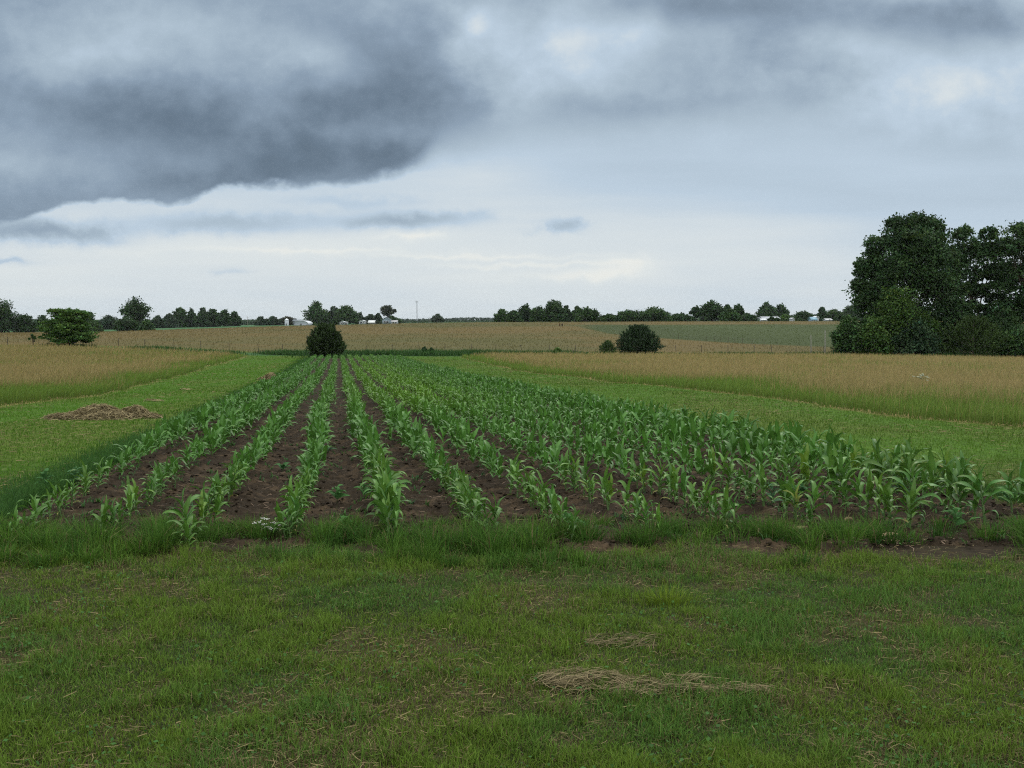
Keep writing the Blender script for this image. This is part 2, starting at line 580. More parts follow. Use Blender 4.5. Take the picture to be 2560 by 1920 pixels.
def make_soil():
    ys = np.concatenate([np.arange(7.0, 12.4, .025), np.geomspace(12.43, 30, 330), np.geomspace(30.1, END_Y + 1, 180)])
    x0 = np.linspace(ROW0 - .7, ROW0 + 12 * ROWS + .7, 380)
    X0, Y = np.meshgrid(x0, ys)
    X = X0 + ROW_A * Y
    Z = soil_z(X, Y)
    e = sm(X0, ROW0 - .7, ROW0 - .4) * (1 - sm(X0, ROW0 + 12 * ROWS + .4, ROW0 + 12 * ROWS + .7)) * sm(Y + (fbm(X * 1.1, Y * 1.1, 87, 4) - .5) * 1.8, 7.65, 8.05)
    Z = Z - .10 * (1 - e)
    V = np.stack([X, Y, Z], -1).reshape(-1, 3)
    n, k = len(ys), len(x0)
    i = np.arange(n - 1)[:, None] * k + np.arange(k - 1)[None, :]
    q = np.stack([i, i + 1, i + k + 1, i + k], -1).reshape(-1, 4)
    t = fbm(X * 1.7, Y * 1.7, 91, 4)
    dry = sm(fbm(X * 6, Y * 6, 93, 4), .5, .68)
    C = mixc(C_SOIL * .8, C_SOIL * 1.35, t) * (1 + 1.0 * dry[..., None] * np.array((1, .92, .85)))
    obj('corn_soil', mesh('corn_soil', V, [q], C.reshape(-1, 3), [MAT_SOIL], True), kind='structure')
    # clods
    n = 15000
    Y = 7.9 * (26 / 7.9) ** RNG.random(n)
    x0 = RNG.uniform(ROW0 - .4, ROW0 + 12 * ROWS + .4, n)
    X = x0 + ROW_A * Y
    R = .006 + .030 * RNG.random(n) ** 3.5
    octv = np.array([(1, 0, 0), (-1, 0, 0), (0, 1, 0), (0, -1, 0), (0, 0, 1), (0, 0, -1)], float)
    octf = np.array([(0, 2, 4), (2, 1, 4), (1, 3, 4), (3, 0, 4), (2, 0, 5), (1, 2, 5), (3, 1, 5), (0, 3, 5)])
    jit = octv[None] * RNG.uniform(.6, 1.3, (n, 6, 1)) + RNG.normal(0, .22, (n, 6, 3))
    jit[..., 2] *= .5
    base = np.stack([X, Y, soil_z(X, Y) + R * .2], -1)
    V = base[:, None] + jit * R[:, None, None]
    Fc = octf[None] + (np.arange(n) * 6)[:, None, None]
    C = np.repeat(C_SOIL[None] * RNG.uniform(.85, 1.35, (n, 1)), 6, 0)
    obj('soil_clods', mesh('soil_clods', V.reshape(-1, 3), [Fc.reshape(-1, 3)], C, [MAT_SOIL]), kind='stuff')


# ------------------------------------------------------------------ grass
def blade_mesh(name, X, Y, h, w, az, lean, c0, c1, z=None, droop=0.0, mat=None, curl=.6):
    n = len(X)
    if z is None:
        z = gz(X, Y)
    h = np.broadcast_to(h, n); w = np.broadcast_to(w, n); lean = np.broadcast_to(lean, n)
    d = np.stack([np.cos(az), np.sin(az), np.zeros(n)], -1)
    fa = az + pi / 2 + RNG.normal(0, .5, n)
    s = np.stack([np.cos(fa), np.sin(fa), np.zeros(n)], -1)
    up = np.array((0, 0, 1.0))
    P = np.stack([X, Y, z - .006], -1)
    H = h[:, None]; Wd = w[:, None]; Ln = lean[:, None]
    m1 = P + up * H * .5 * np.sqrt(np.clip(1 - Ln ** 2 * .25, .05, 1)) + d * H * Ln * .3
    tp = P + up * H * np.clip(1 - .45 * Ln ** 2 - np.asarray(droop), .05, 1) + d * H * Ln * (1 + .2 * curl)
    V = np.stack([P - s * Wd * .5, P + s * Wd * .5, m1 + s * Wd * .42, m1 - s * Wd * .42, tp], 1).reshape(-1, 3)
    b = np.arange(n)[:, None] * 5
    q = b + np.array([0, 1, 2, 3]); t = b + np.array([3, 2, 4])
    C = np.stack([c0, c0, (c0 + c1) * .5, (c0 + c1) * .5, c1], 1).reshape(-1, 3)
    return mesh(name, V, [q, t], C, [mat or MAT_GRASS])


def scatter_view(n, y0, y1, pw=1.0, margin=1.4):
    """Points over the wedge the photograph looks at, denser towards the viewer."""
    if pw == 0:
        Y = RNG.uniform(y0, y1, n)
    else:
        Y = y0 * (y1 / y0) ** (RNG.random(n) ** pw)
    X = RNG.uniform(-1, 1, n) * (Y * .515 + margin)
    return X, Y


G_A = np.array((.118, .195, .026)); G_B = np.array((.086, .175, .032)); G_Y = np.array((.13, .19, .022)); STRAW = np.array((.27, .215, .105))


def make_lawn():
    # mown lawn in front, thin and patchy, with dead clippings between the shoots
    X, Y = scatter_view(540000, 3.3, 9.9, 1.0)
    corn, left, right = zones(X, Y)
    pn = fbm(X * 1.3, Y * 1.3, 3, 4) * .5 + fbm(X * 4.6, Y * 4.6, 13, 3) * .5
    keep = (corn < .35) & (RNG.random(len(X)) < lerp(1.0, .72, sm(pn, .46, .62)))
    X, Y, pn = X[keep], Y[keep], pn[keep]
    n = len(X)
    tuft = fbm(X * 4.5, Y * 4.5, 101, 3)
    strip = sm(Y + (fbm(X * 1.5, Y * 1.5, 103, 3) - .5) * 1.2, 6.9, 7.7)
    h = (.028 + .040 * sm(tuft, .35, .75)) * RNG.uniform(.5, 1.5, n) * (1 + strip * .6)
    hue = fbm(X * 1.1, Y * 1.1, 107, 3)
    c1 = mixc(G_A, G_B, sm(hue, .4, .62)) * RNG.uniform(.65, 1.4, (n, 1))
    yel = RNG.random(n) < .10
    c1[yel] = G_Y * RNG.uniform(.6, 1.1, (yel.sum(), 1))
    dead = RNG.random(n) < .15 + .33 * sm(pn, .44, .62)
    c1[dead] = STRAW * RNG.uniform(.4, .95, (dead.sum(), 1))
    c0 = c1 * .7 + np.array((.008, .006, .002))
    h[dead] *= .7
    lean = np.clip(RNG.normal(.45, .3, n), 0, 1.0); lean[dead] = RNG.uniform(.6, 1.1, dead.sum())
    az = RNG.uniform(0, 2 * pi, n)
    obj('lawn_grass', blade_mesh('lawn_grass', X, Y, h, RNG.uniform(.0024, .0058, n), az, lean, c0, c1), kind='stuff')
    # dead clippings lying flat
    X, Y = scatter_view(46000, 3.3, 9.2, 1.0)
    pn = fbm(X * 1.3, Y * 1.3, 3, 4) * .5 + fbm(X * 4.6, Y * 4.6, 13, 3) * .5
    keep = RNG.random(len(X)) < lerp(.07, .50, sm(pn, .45, .62))
    X, Y = X[keep], Y[keep]; n = len(X)
    L = RNG.uniform(.02, .08, n); a = RNG.normal(0.2, 1.0, n)
    lay_strands('dead_clippings', X, Y, gz(X, Y) + RNG.uniform(.004, .03, n), L, a, RNG.normal(0, .10, n), RNG.uniform(.0015, .0035, n),
                STRAW * RNG.uniform(.35, 1.0, (n, 1)), kind='stuff')

    # clover and plantain leaves among the blades
    X, Y = scatter_view(9000, 3.3, 8.8, 1.0)
    k = fbm(X * 1.9, Y * 1.9, 109, 3)
    keep = RNG.random(len(X)) < sm(k, .48, .62)
    X, Y = X[keep], Y[keep]; n = len(X)
    a = RNG.uniform(0, 2 * pi, n)
    P = np.stack([X, Y, gz(X, Y) + RNG.uniform(.02, .05, n)], -1)
    nr = unit(RNG.normal(0, .45, (n, 3)) + np.array((0, 0, 1.0))); ax = unit(np.cross(nr, RNG.normal(0, 1, (n, 3))))
    L = RNG.uniform(.010, .028, n)
    V, q, C = leaf_quads(P, ax, nr, L, L * .75, np.array((.050, .120, .028)) * RNG.uniform(.7, 1.3, (n, 1)))
    obj('lawn_clover', mesh('lawn_clover', V, [q], C, [MAT_GRASS]), kind='stuff')


def lay_strands(name, X, Y, Z, L, az, tilt, w, C, kind=None, parent=None):
    n = len(X)
    d = np.stack([np.cos(az) * np.cos(tilt), np.sin(az) * np.cos(tilt), np.sin(tilt)], -1)
    s = np.stack([-np.sin(az), np.cos(az), RNG.normal(0, .5, n)], -1)
    P = np.stack([X, Y, Z], -1)
    bend = s * (RNG.normal(0, .12, n) * L)[:, None]; bend[:, 2] = np.abs(bend[:, 2]) * .5
    a = P - d * L[:, None] * .5; m = P + bend; e = P + d * L[:, None] * .5
    W = s * w[:, None] * .5
    V = np.stack([a - W, a + W, m + W, m - W, e + W * .6, e - W * .6], 1).reshape(-1, 3)
    b = np.arange(n)[:, None] * 6
    q = np.concatenate([b + np.array([0, 1, 2, 3]), b + np.array([3, 2, 4, 5])])
    me = mesh(name, V, [q], np.repeat(C, 6, 0), [MAT_STRAW])
    if kind:
        return obj(name, me, parent, kind=kind)
    return me


def make_strips():
    # mown strips on both sides of the corn
    X, Y = scatter_view(420000, 8.8, 119, 1.0, 2.0)
    corn, left, right = zones(X, Y)
    keep = (corn < .3) & (left < .5) & (right < .5)
    X, Y = X[keep], Y[keep]; n = len(X)
    w = np.maximum(.004, Y * .00036) * RNG.uniform(.7, 1.3, n)
    tuft = fbm(X * 1.8, Y * 1.8, 121, 3)
    h = (.03 + .04 * tuft) * RNG.uniform(.6, 1.5, n) + Y * .0003
    hue = fbm(X * .35, Y * .12, 23, 4)
    leftside = X - ROW_A * Y < 1.5
    ca = np.where(leftside[:, None], np.array((.068, .160, .010)), np.array((.072, .140, .014)))
    c1 = ca * RNG.uniform(.92, 1.1, (n, 1)) * lerp(1.1, .85, sm(hue, .4, .62))[:, None]
    dead = RNG.random(n) < .03 + .09 * sm(fbm(X * .5, Y * .25, 127, 4), .52, .68)
    c1[dead] = STRAW * RNG.uniform(.5, 1.0, (dead.sum(), 1))
    lean = np.clip(RNG.normal(.5, .25, n), 0, 1)
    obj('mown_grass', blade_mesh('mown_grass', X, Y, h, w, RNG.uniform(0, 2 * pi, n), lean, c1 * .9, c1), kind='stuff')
    # clippings on the mown strips
    X, Y = scatter_view(40000, 9.0, 90, 1.0, 2.0)
    corn, left, right = zones(X, Y)
    k = sm(fbm(X * .5, Y * .25, 127, 4), .50, .66)
    keep = (corn < .2) & (left < .3) & (right < .3) & (RNG.random(len(X)) < .12 + .5 * k)
    X, Y = X[keep], Y[keep]; n = len(X)
    lay_strands('strip_clippings', X, Y, gz(X, Y) + .03 + Y * .0005, RNG.uniform(.06, .2, n), RNG.normal(.2, 1.0, n), RNG.normal(0, .12, n),
                np.maximum(.003, Y * .0003), STRAW * RNG.uniform(.5, 1.0, (n, 1)), kind='stuff')
    # darker ungrazed fringe along the corn, both sides, and round the front corners
    n = 75000
    Y = 7.7 * (112 / 7.7) ** RNG.random(n)
    side = RNG.random(n) < .72
    off = np.abs(RNG.normal(0, .33, n)) * (1 + .01 * Y)
    x0 = np.where(side, ROW0 - .42 - off, ROW0 + 12 * ROWS + .45 + off * .6)
    X = x0 + ROW_A * Y
    dens = fbm(X * 1.6, Y * .8, 131, 3)
    keep = RNG.random(n) < sm(dens, .25, .55)
    X, Y, off = X[keep], Y[keep], off[keep]; n = len(X)
    h = RNG.uniform(.09, .26, n) * np.exp(-off * .9)
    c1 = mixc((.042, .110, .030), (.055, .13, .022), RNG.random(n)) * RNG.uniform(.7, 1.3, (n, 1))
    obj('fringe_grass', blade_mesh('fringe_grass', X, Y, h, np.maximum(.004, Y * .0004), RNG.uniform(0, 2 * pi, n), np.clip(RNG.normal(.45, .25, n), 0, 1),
                                   c1 * .7, c1), kind='stuff')


def make_front_tufts():
    # taller unmown tussocks where the lawn meets the tilled bed
    k = 760
    cx = RNG.uniform(-5.0, 5.6, k); cy = 7.95 + RNG.normal(0, .50, k)
    ok = fbm(cx * 1.6, cy * 1.3, 141, 3) + RNG.normal(0, .06, k) > .475
    cx, cy = cx[ok], cy[ok]; k = len(cx)
    size = RNG.uniform(.6, 1.25, k) * np.exp(-((cy - 8.05) / .9) ** 2)
    per = 105
    X = np.repeat(cx, per) + RNG.normal(0, .055, k * per); Y = np.repeat(cy, per) + RNG.normal(0, .055, k * per)
    n = len(X)
    h = np.repeat(size, per) * RNG.uniform(.06, .28, n)
    az = np.arctan2(Y - np.repeat(cy, per), X - np.repeat(cx, per)) + RNG.normal(0, .5, n)
    tone = np.repeat(RNG.random(k), per)
    c1 = mixc((.050, .125, .022), (.085, .17, .022), tone) * RNG.uniform(.7, 1.3, (n, 1))
    dead = RNG.random(n) < .06
    c1[dead] = STRAW * RNG.uniform(.5, .9, (dead.sum(), 1))
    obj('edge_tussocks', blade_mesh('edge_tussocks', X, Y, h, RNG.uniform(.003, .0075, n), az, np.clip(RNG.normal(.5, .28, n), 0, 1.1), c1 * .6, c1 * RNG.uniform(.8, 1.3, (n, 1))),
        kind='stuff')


def make_hay_fields():
    n = 520000
    X, Y = scatter_view(n, 14.0, 118.5, .9, 3.0)
    corn, left, right = zones(X, Y)
    keep = (left > .5) | (right > .5)
    X, Y = X[keep], Y[keep]; n = len(X)
    dist = np.where(X < -5 - Y * .1, np.interp(Y, _lY, _lX) - X, X - np.interp(Y, _rY, _rX))
    edge = 1 - sm(dist + (fbm(X * .6, Y * .3, 151, 3) - .5) * 2.0, .3, 3.2)
    patch = fbm(X * .22, Y * .10, 157, 4)
    h = RNG.uniform(.45, .85, n) * lerp(1.0, .72, edge) * lerp(.9, 1.1, patch)
    w = np.maximum(.005, Y * .00050) * RNG.uniform(.7, 1.3, n)
    tan = mixc((.36, .255, .120), (.285, .215, .095), RNG.random(n)) * RNG.uniform(.75, 1.25, (n, 1))
    green = mixc((.105, .205, .028), (.16, .22, .04), RNG.random(n)) * RNG.uniform(.7, 1.2, (n, 1))
    isg = RNG.random(n) < np.clip(.13 + .82 * edge + .5 * sm(patch, .52, .66), 0, 1)
    c1 = np.where(isg[:, None], green, tan)
    h = np.where(isg, h * RNG.uniform(.55, .95, n), h)
    c0 = mixc((.085, .16, .028), (.13, .16, .04), RNG.random(n))
    obj('hay_grass', blade_mesh('hay_grass', X, Y, h, w, RNG.normal(.3, 1.2, n), np.clip(RNG.normal(.3, .2, n), 0, .9), c0, c1, curl=1.0),
        kind='stuff')


def make_hill_grass():
    n = 45000
    X, Y = scatter_view(n, 124, 405, .8, 12)
    hg = hill_green(X, Y)
    w = Y * .00055 * RNG.uniform(.6, 1.4, n)
    h = RNG.uniform(.12, .34, n) * lerp(1, .6, hg)
    t = sm(fbm(X * .035, Y * .012, 51, 4) * .55 + fbm(X * .012, Y * .05, 57, 4) * .45, .44, .60)
    c1 = mixc((.20, .155, .065), (.14, .13, .052), t) * RNG.uniform(.9, 1.1, (n, 1))
    c1 = c1 * (1 - hg[:, None]) + np.array((.080, .102, .036)) * hg[:, None] * RNG.uniform(.8, 1.25, (n, 1))
    obj('hill_grass', blade_mesh('hill_grass', X, Y, h, w, RNG.normal(.3, 1.2, n), .3, c1 * .8, c1), kind='stuff')
    # rank green weeds along the fence
    n = 60000
    px = RNG.uniform(-60, 2620, n)
    Y = RNG.normal(123.0, 1.6, n)
    X = (px - 1280) / F * Y
    near = [(815, 113.2, 2.6), (1596, 119.8, 2.6), (1520, 119.6, 1.4), (172, 122.5, 4.0)]
    for j, (qx, qy, qs) in enumerate(near):
        sl = slice(j * 1100, j * 1100 + 1100)
        X[sl] = (qx - 1280) / F * qy + RNG.normal(0, qs * .6, 1100); Y[sl] = qy + RNG.normal(0, .7, 1100)
    g = fbm(X * .18, Y * .2, 161, 3)
    amt = np.interp(px, [0, 250, 480, 700, 1200, 1400, 1550, 1900, 2560], [.35, .45, .85, 1.1, 1.0, .7, .45, .5, .9])
    keep = RNG.random(n) < sm(g + .25 * (amt - .6), .38, .55)
    X, Y, g, amt = X[keep], Y[keep], g[keep], amt[keep]; n = len(X)
    h = RNG.uniform(.25, .75, n) * (.45 + .75 * amt * g * 1.6)
    c1 = mixc((.030, .085, .022), (.06, .12, .03), RNG.random(n)) * RNG.uniform(.7, 1.3, (n, 1))
    obj('fence_weeds', blade_mesh('fence_weeds', X, Y, h, RNG.uniform(.05, .13, n), RNG.uniform(0, 2 * pi, n), np.clip(RNG.normal(.5, .25, n), 0, 1), c1 * .7, c1),
        kind='stuff')


# ------------------------------------------------------------------ corn
def corn_leaf(acc, zb, az, L, W, e0, droop, roll, seg, rng, tone, x0=0.0, y0=0.0):
    s = np.linspace(0, 1, seg + 1)
    e = e0 - droop * s ** 2.3
    e = np.maximum(e, -1.35)
    ds = L / seg
    r = np.concatenate([[0], np.cumsum(np.cos(e[:-1]) * ds)])
    z = zb + np.concatenate([[0], np.cumsum(np.sin(e[:-1]) * ds)])
    z = np.maximum(z, .015)
    sway = rng.normal(0, .12) * L * s ** 2
    d = np.array((cos(az), sin(az), 0)); p = np.array((-sin(az), cos(az), 0))
    P = np.array((x0, y0, 0)) + r[:, None] * d + sway[:, None] * p + z[:, None] * np.array((0, 0, 1.0))
    T = np.cos(e)[:, None] * d + np.sin(e)[:, None] * np.array((0, 0, 1.0))
    ro = roll * s
    Nn = np.cross(T, p[None, :].repeat(seg + 1, 0)) * 1.0
    S = np.cos(ro)[:, None] * p + np.sin(ro)[:, None] * Nn
    Nn = np.cross(T, S)
    Nn *= np.where(Nn[:, 2:3] * 1.0 < 0, -1, 1) if e0 < 1.2 else 1
    w = W * np.minimum(1, .5 + 2.2 * s) * np.clip(1 - s ** 2.6, 0.02, 1) ** .9
    ph = rng.uniform(0, 6, 2); fr = rng.uniform(9, 16)
    w1 = np.sin(s * fr + ph[0]) * .12 * w; w2 = np.sin(s * fr * 1.1 + ph[1]) * .12 * w
    A = P + S * w[:, None] * .5 + Nn * (w * .22 + w1)[:, None]
    B = P - S * w[:, None] * .5 + Nn * (w * .22 + w2)[:, None]
    V = np.stack([A, P, B], 1).reshape(-1, 3)
    i = np.arange(seg)[:, None] * 3
    q = np.concatenate([i + np.array([0, 1, 4, 3]), i + np.array([1, 2, 5, 4])])
    edge = np.array(tone); mid = edge * np.array((1.5, 1.25, 1.5))
    base = lerp(1.12, .92, s)[:, None]
    ty = (sm(s, .62, .98) * rng.uniform(.3, .9))[:, None] if rng.random() < .16 else np.zeros((seg + 1, 1))
    eg = edge * base * (1 - ty) + np.array((.17, .145, .05)) * ty
    C = np.stack([eg, mid * base, eg], 1).reshape(-1, 3)
    acc.add(V, [q], C)


CORN_G = np.array((.057, .150, .021))


def corn_plan(rng, nl):
    """Leaf parameters of one young plant of unit height."""
    out = []
    phi = rng.uniform(0, pi)
    for i in range(nl):
        t = i / (nl - 1)
        L = np.interp(t, [0, .2, .5, .75, 1], [.28, .44, .57, .59, .46]) * rng.uniform(.85, 1.12)
        W = np.interp(t, [0, .3, .7, 1], [.050, .095, .124, .096]) * rng.uniform(.85, 1.15)
        e0 = np.interp(t, [0, .35, .75, 1], [.42, .78, 1.08, 1.45]) + rng.normal(0, .08)
        dr = np.interp(t, [0, .4, .8, 1], [1.9, 2.5, 2.4, .9]) * rng.uniform(.75, 1.2)
        zb = lerp(.09, .56, t ** .95)
        out.append((zb, phi + pi * (i % 2) + rng.normal(0, .35), L, W, e0, dr, rng.normal(0, .5)))
    return out


def make_corn_templates():
    T = []
    for k in range(27):                                        # the last one is the yellowing plant
        rng = np.random.default_rng(300 + k)
        nl = int(rng.integers(7, 10))
        hue = rng.random()
        tone = mixc(CORN_G * np.array((.80, .88, 1.05)), CORN_G * np.array((1.18, 1.03, .9)), hue) * rng.uniform(.8, 1.2)
        if k % 7 == 3:
            tone = tone * np.array((1.28, 1.1, .9))
        if k == 26:
            tone = np.array((.145, .195, .030))
        leaves = []
        plan = corn_plan(rng, nl)
        for j, pl in enumerate(plan):
            a = Acc()
            tn = tone * rng.uniform(.85, 1.15)
            if j == 0 and rng.random() < .45:
                tn = np.array((.19, .20, .05))
            corn_leaf(a, *pl, 11, rng, tn)
            leaves.append(a.mesh('corn_leaf', [MAT_CORN], True))
        a = Acc()
        zs = np.linspace(-.03, .64, 7)
        a.tube(np.stack([np.cumsum(rng.normal(0, .003, 7)), np.cumsum(rng.normal(0, .003, 7)), zs], -1), np.linspace(.024, .012, 7),
               np.array((.10, .17, .055)), 7)
        T.append((a.mesh('corn_stalk', [MAT_CORN], True), leaves))
    far = []
    for k in range(12):
        rng = np.random.default_rng(500 + k)
        a = Acc()
        tone = CORN_G * rng.uniform(.9, 1.15)
        for pl in corn_plan(rng, 6)[1:]:
            pl = list(pl); pl[3] *= 1.25; pl[2] *= 1.04
            corn_leaf(a, *pl, 4, rng, tone)
        V = np.concatenate(a.V); C = np.concatenate(a.C); q = np.concatenate(a.P[4])
        far.append((V, q, C))
    return T, far


ORD = ['first', 'second', 'third', 'fourth', 'fifth', 'sixth', 'seventh', 'eighth', 'ninth', 'tenth', 'eleventh', 'twelfth', 'thirteenth']


def row_name(k):
    if k == 0:
        return 'leftmost row'
    if k == NROW - 1:
        return 'rightmost row'
    if k >= 7:
        return ORD[NROW - 1 - k] + ' row from the right'
    return ORD[k] + ' row from the left'


def make_corn():
    rng = np.random.default_rng(11)
    T, far = make_corn_templates()
    start = [7.95, 8.05, 7.8, 8.15, 8.1, 8.15, 8.1, 8.3, 8.45, 8.6, 8.45, 8.7, 8.9]
    near_sp = [.14, .13, .085, .075, .07, .085, .11, .12, .12, .125, .125, .12, .12]
    near_h = [.32, .33, .36, .37, .41, .37, .35, .37, .39, .41, .44, .48, .50]
    P = []
    for k in range(NROW):
        y = start[k] + rng.uniform(0, .15)
        while y < END_Y:
            nearf = 1 - min(1, max(0, (y - 10.2) / 6.0))
            sp = lerp(.105, near_sp[k], nearf) * (1 + max(0, y - 40) / 90)
            x0 = ROW0 + ROWS * k + rng.normal(0, .035 + .04 * (1 - nearf)) + .05 * sin(y * .35 + k)
            patch = vn(y * .25, k * 3.1, 401)
            h = lerp(.46, near_h[k], max(nearf, 0.25 if k > 8 else 0)) * rng.uniform(.68, 1.2) * lerp(.85, 1.12, patch)
            if k > 9 and y < 40:
                h *= 1.08
            if rng.random() > .07 + .10 * nearf:
                P.append((y, x0 + ROW_A * y, h, k))
            y += sp * rng.uniform(.7, 1.35)
    # the 300 that show largest stand as single plants
    inview = [p for p in P if abs(p[1]) < p[0] * .50 + .12]
    inview.sort(key=lambda p: p[0] - 1.2 * p[2])
    near = inview[:300]
    yx, yy = ground_at(1922, 1318)
    yellow = min(near, key=lambda p: (p[0] - yy) ** 2 + (p[1] - yx) ** 2)
    nearset = set(near)
    rest = [p for p in P if p not in nearset]
    count = {}
    near.sort(key=lambda p: (p[3], p[0]))
    for (y, x, h, k) in near:
        count[k] = count.get(k, 0) + 1
        i = count[k]
        t = int(rng.integers(0, len(T) - 1))
        if (y, x, h, k) == yellow:
            t = len(T) - 1
        stalk, leaves = T[t]
        look = 'tall' if h > .56 else ('low' if h < .40 else 'leafy')
        if i <= 13:
            lab = '%s corn plant, %s from the front grass in the %s' % (look, ORD[i - 1], row_name(k))
        else:
            lab = 'corn plant in the crowd beyond the thirteenth plant of the %s' % row_name(k)
        if (y, x, h, k) == yellow:
            lab = 'yellowing pale corn plant at the front grass in the %s' % row_name(k)
        z = float(soil_z(np.array([x]), np.array([y]))[0])
        root = thing('corn_plant', lab, 'corn plant', (x, y, z), 'young corn plants in rows')
        root.rotation_euler = (rng.normal(0, .09), rng.normal(0, .09), rng.uniform(0, 2 * pi))
        s = h * rng.uniform(.95, 1.05)
        root.scale = (s, s, h)
        obj('stalk', stalk, root)
        for lf in leaves:
            obj('leaf', lf, root)
    # all the others, uncounted
    Vs, Qs, Cs, off = [], [], [], 0
    arr = np.array(rest)
    zz = soil_z(arr[:, 1], arr[:, 0])
    pick = rng.integers(0, len(far), len(arr))
    for t in range(len(far)):
        V, q, C = far[t]
        sel = np.where(pick == t)[0]
        n = len(sel)
        a = rng.uniform(0, 2 * pi, n)
        h = arr[sel, 2]
        ca, sa = np.cos(a)[:, None], np.sin(a)[:, None]
        x = (V[None, :, 0] * ca - V[None, :, 1] * sa) * h[:, None] + arr[sel, 1][:, None]
        y = (V[None, :, 0] * sa + V[None, :, 1] * ca) * h[:, None] + arr[sel, 0][:, None]
        z = V[None, :, 2] * h[:, None] + zz[sel][:, None]
        Vs.append(np.stack([x, y, z], -1).reshape(-1, 3))
        Qs.append((q[None] + (np.arange(n) * len(V))[:, None, None] + off).reshape(-1, 4))
        off += n * len(V)
        kk = arr[sel, 3]; yy = arr[sel, 0]
        # the middle rows stand paler and yellower
        pale = np.exp(-((kk - 6.2) / 2.6) ** 2) * sm(yy, 16, 30) * (1 - .5 * sm(yy, 70, 100))
        tint = mixc((.95, 1.0, 1.0), (1.45, 1.25, .85), pale) * rng.uniform(.8, 1.2, (n, 1))
        Cs.append((C[None] * tint[:, None, :]).reshape(-1, 3))
    obj('corn_rows', mesh('corn_rows', np.concatenate(Vs), [np.concatenate(Qs)], np.concatenate(Cs), [MAT_CORN], True), kind='stuff')


# ------------------------------------------------------------------ weeds, flowers, residue
def broad_leaf(L, W, rng, tone):
    """A pointed oval leaf lying along +x from the origin, slightly folded and arched."""
    s = np.linspace(0, 1, 6)
    w = W * np.sin(np.clip(s, .02, .98) ** .8 * pi)
    z = .25 * L * np.sin(s * 2.2) - .22 * L * s ** 2
    mid = np.stack([s * L, np.zeros(6), z], -1)
    A = mid + np.stack([np.zeros(6), w * .5, w * .2], -1)
    B = mid + np.stack([np.zeros(6), -w * .5, w * .2], -1)
    V = np.stack([A, mid, B], 1).reshape(-1, 3)
    i = np.arange(5)[:, None] * 3
    q = np.concatenate([i + np.array([0, 1, 4, 3]), i + np.array([1, 2, 5, 4])])
    a = Acc(); a.add(V, [q], tone)
    return a


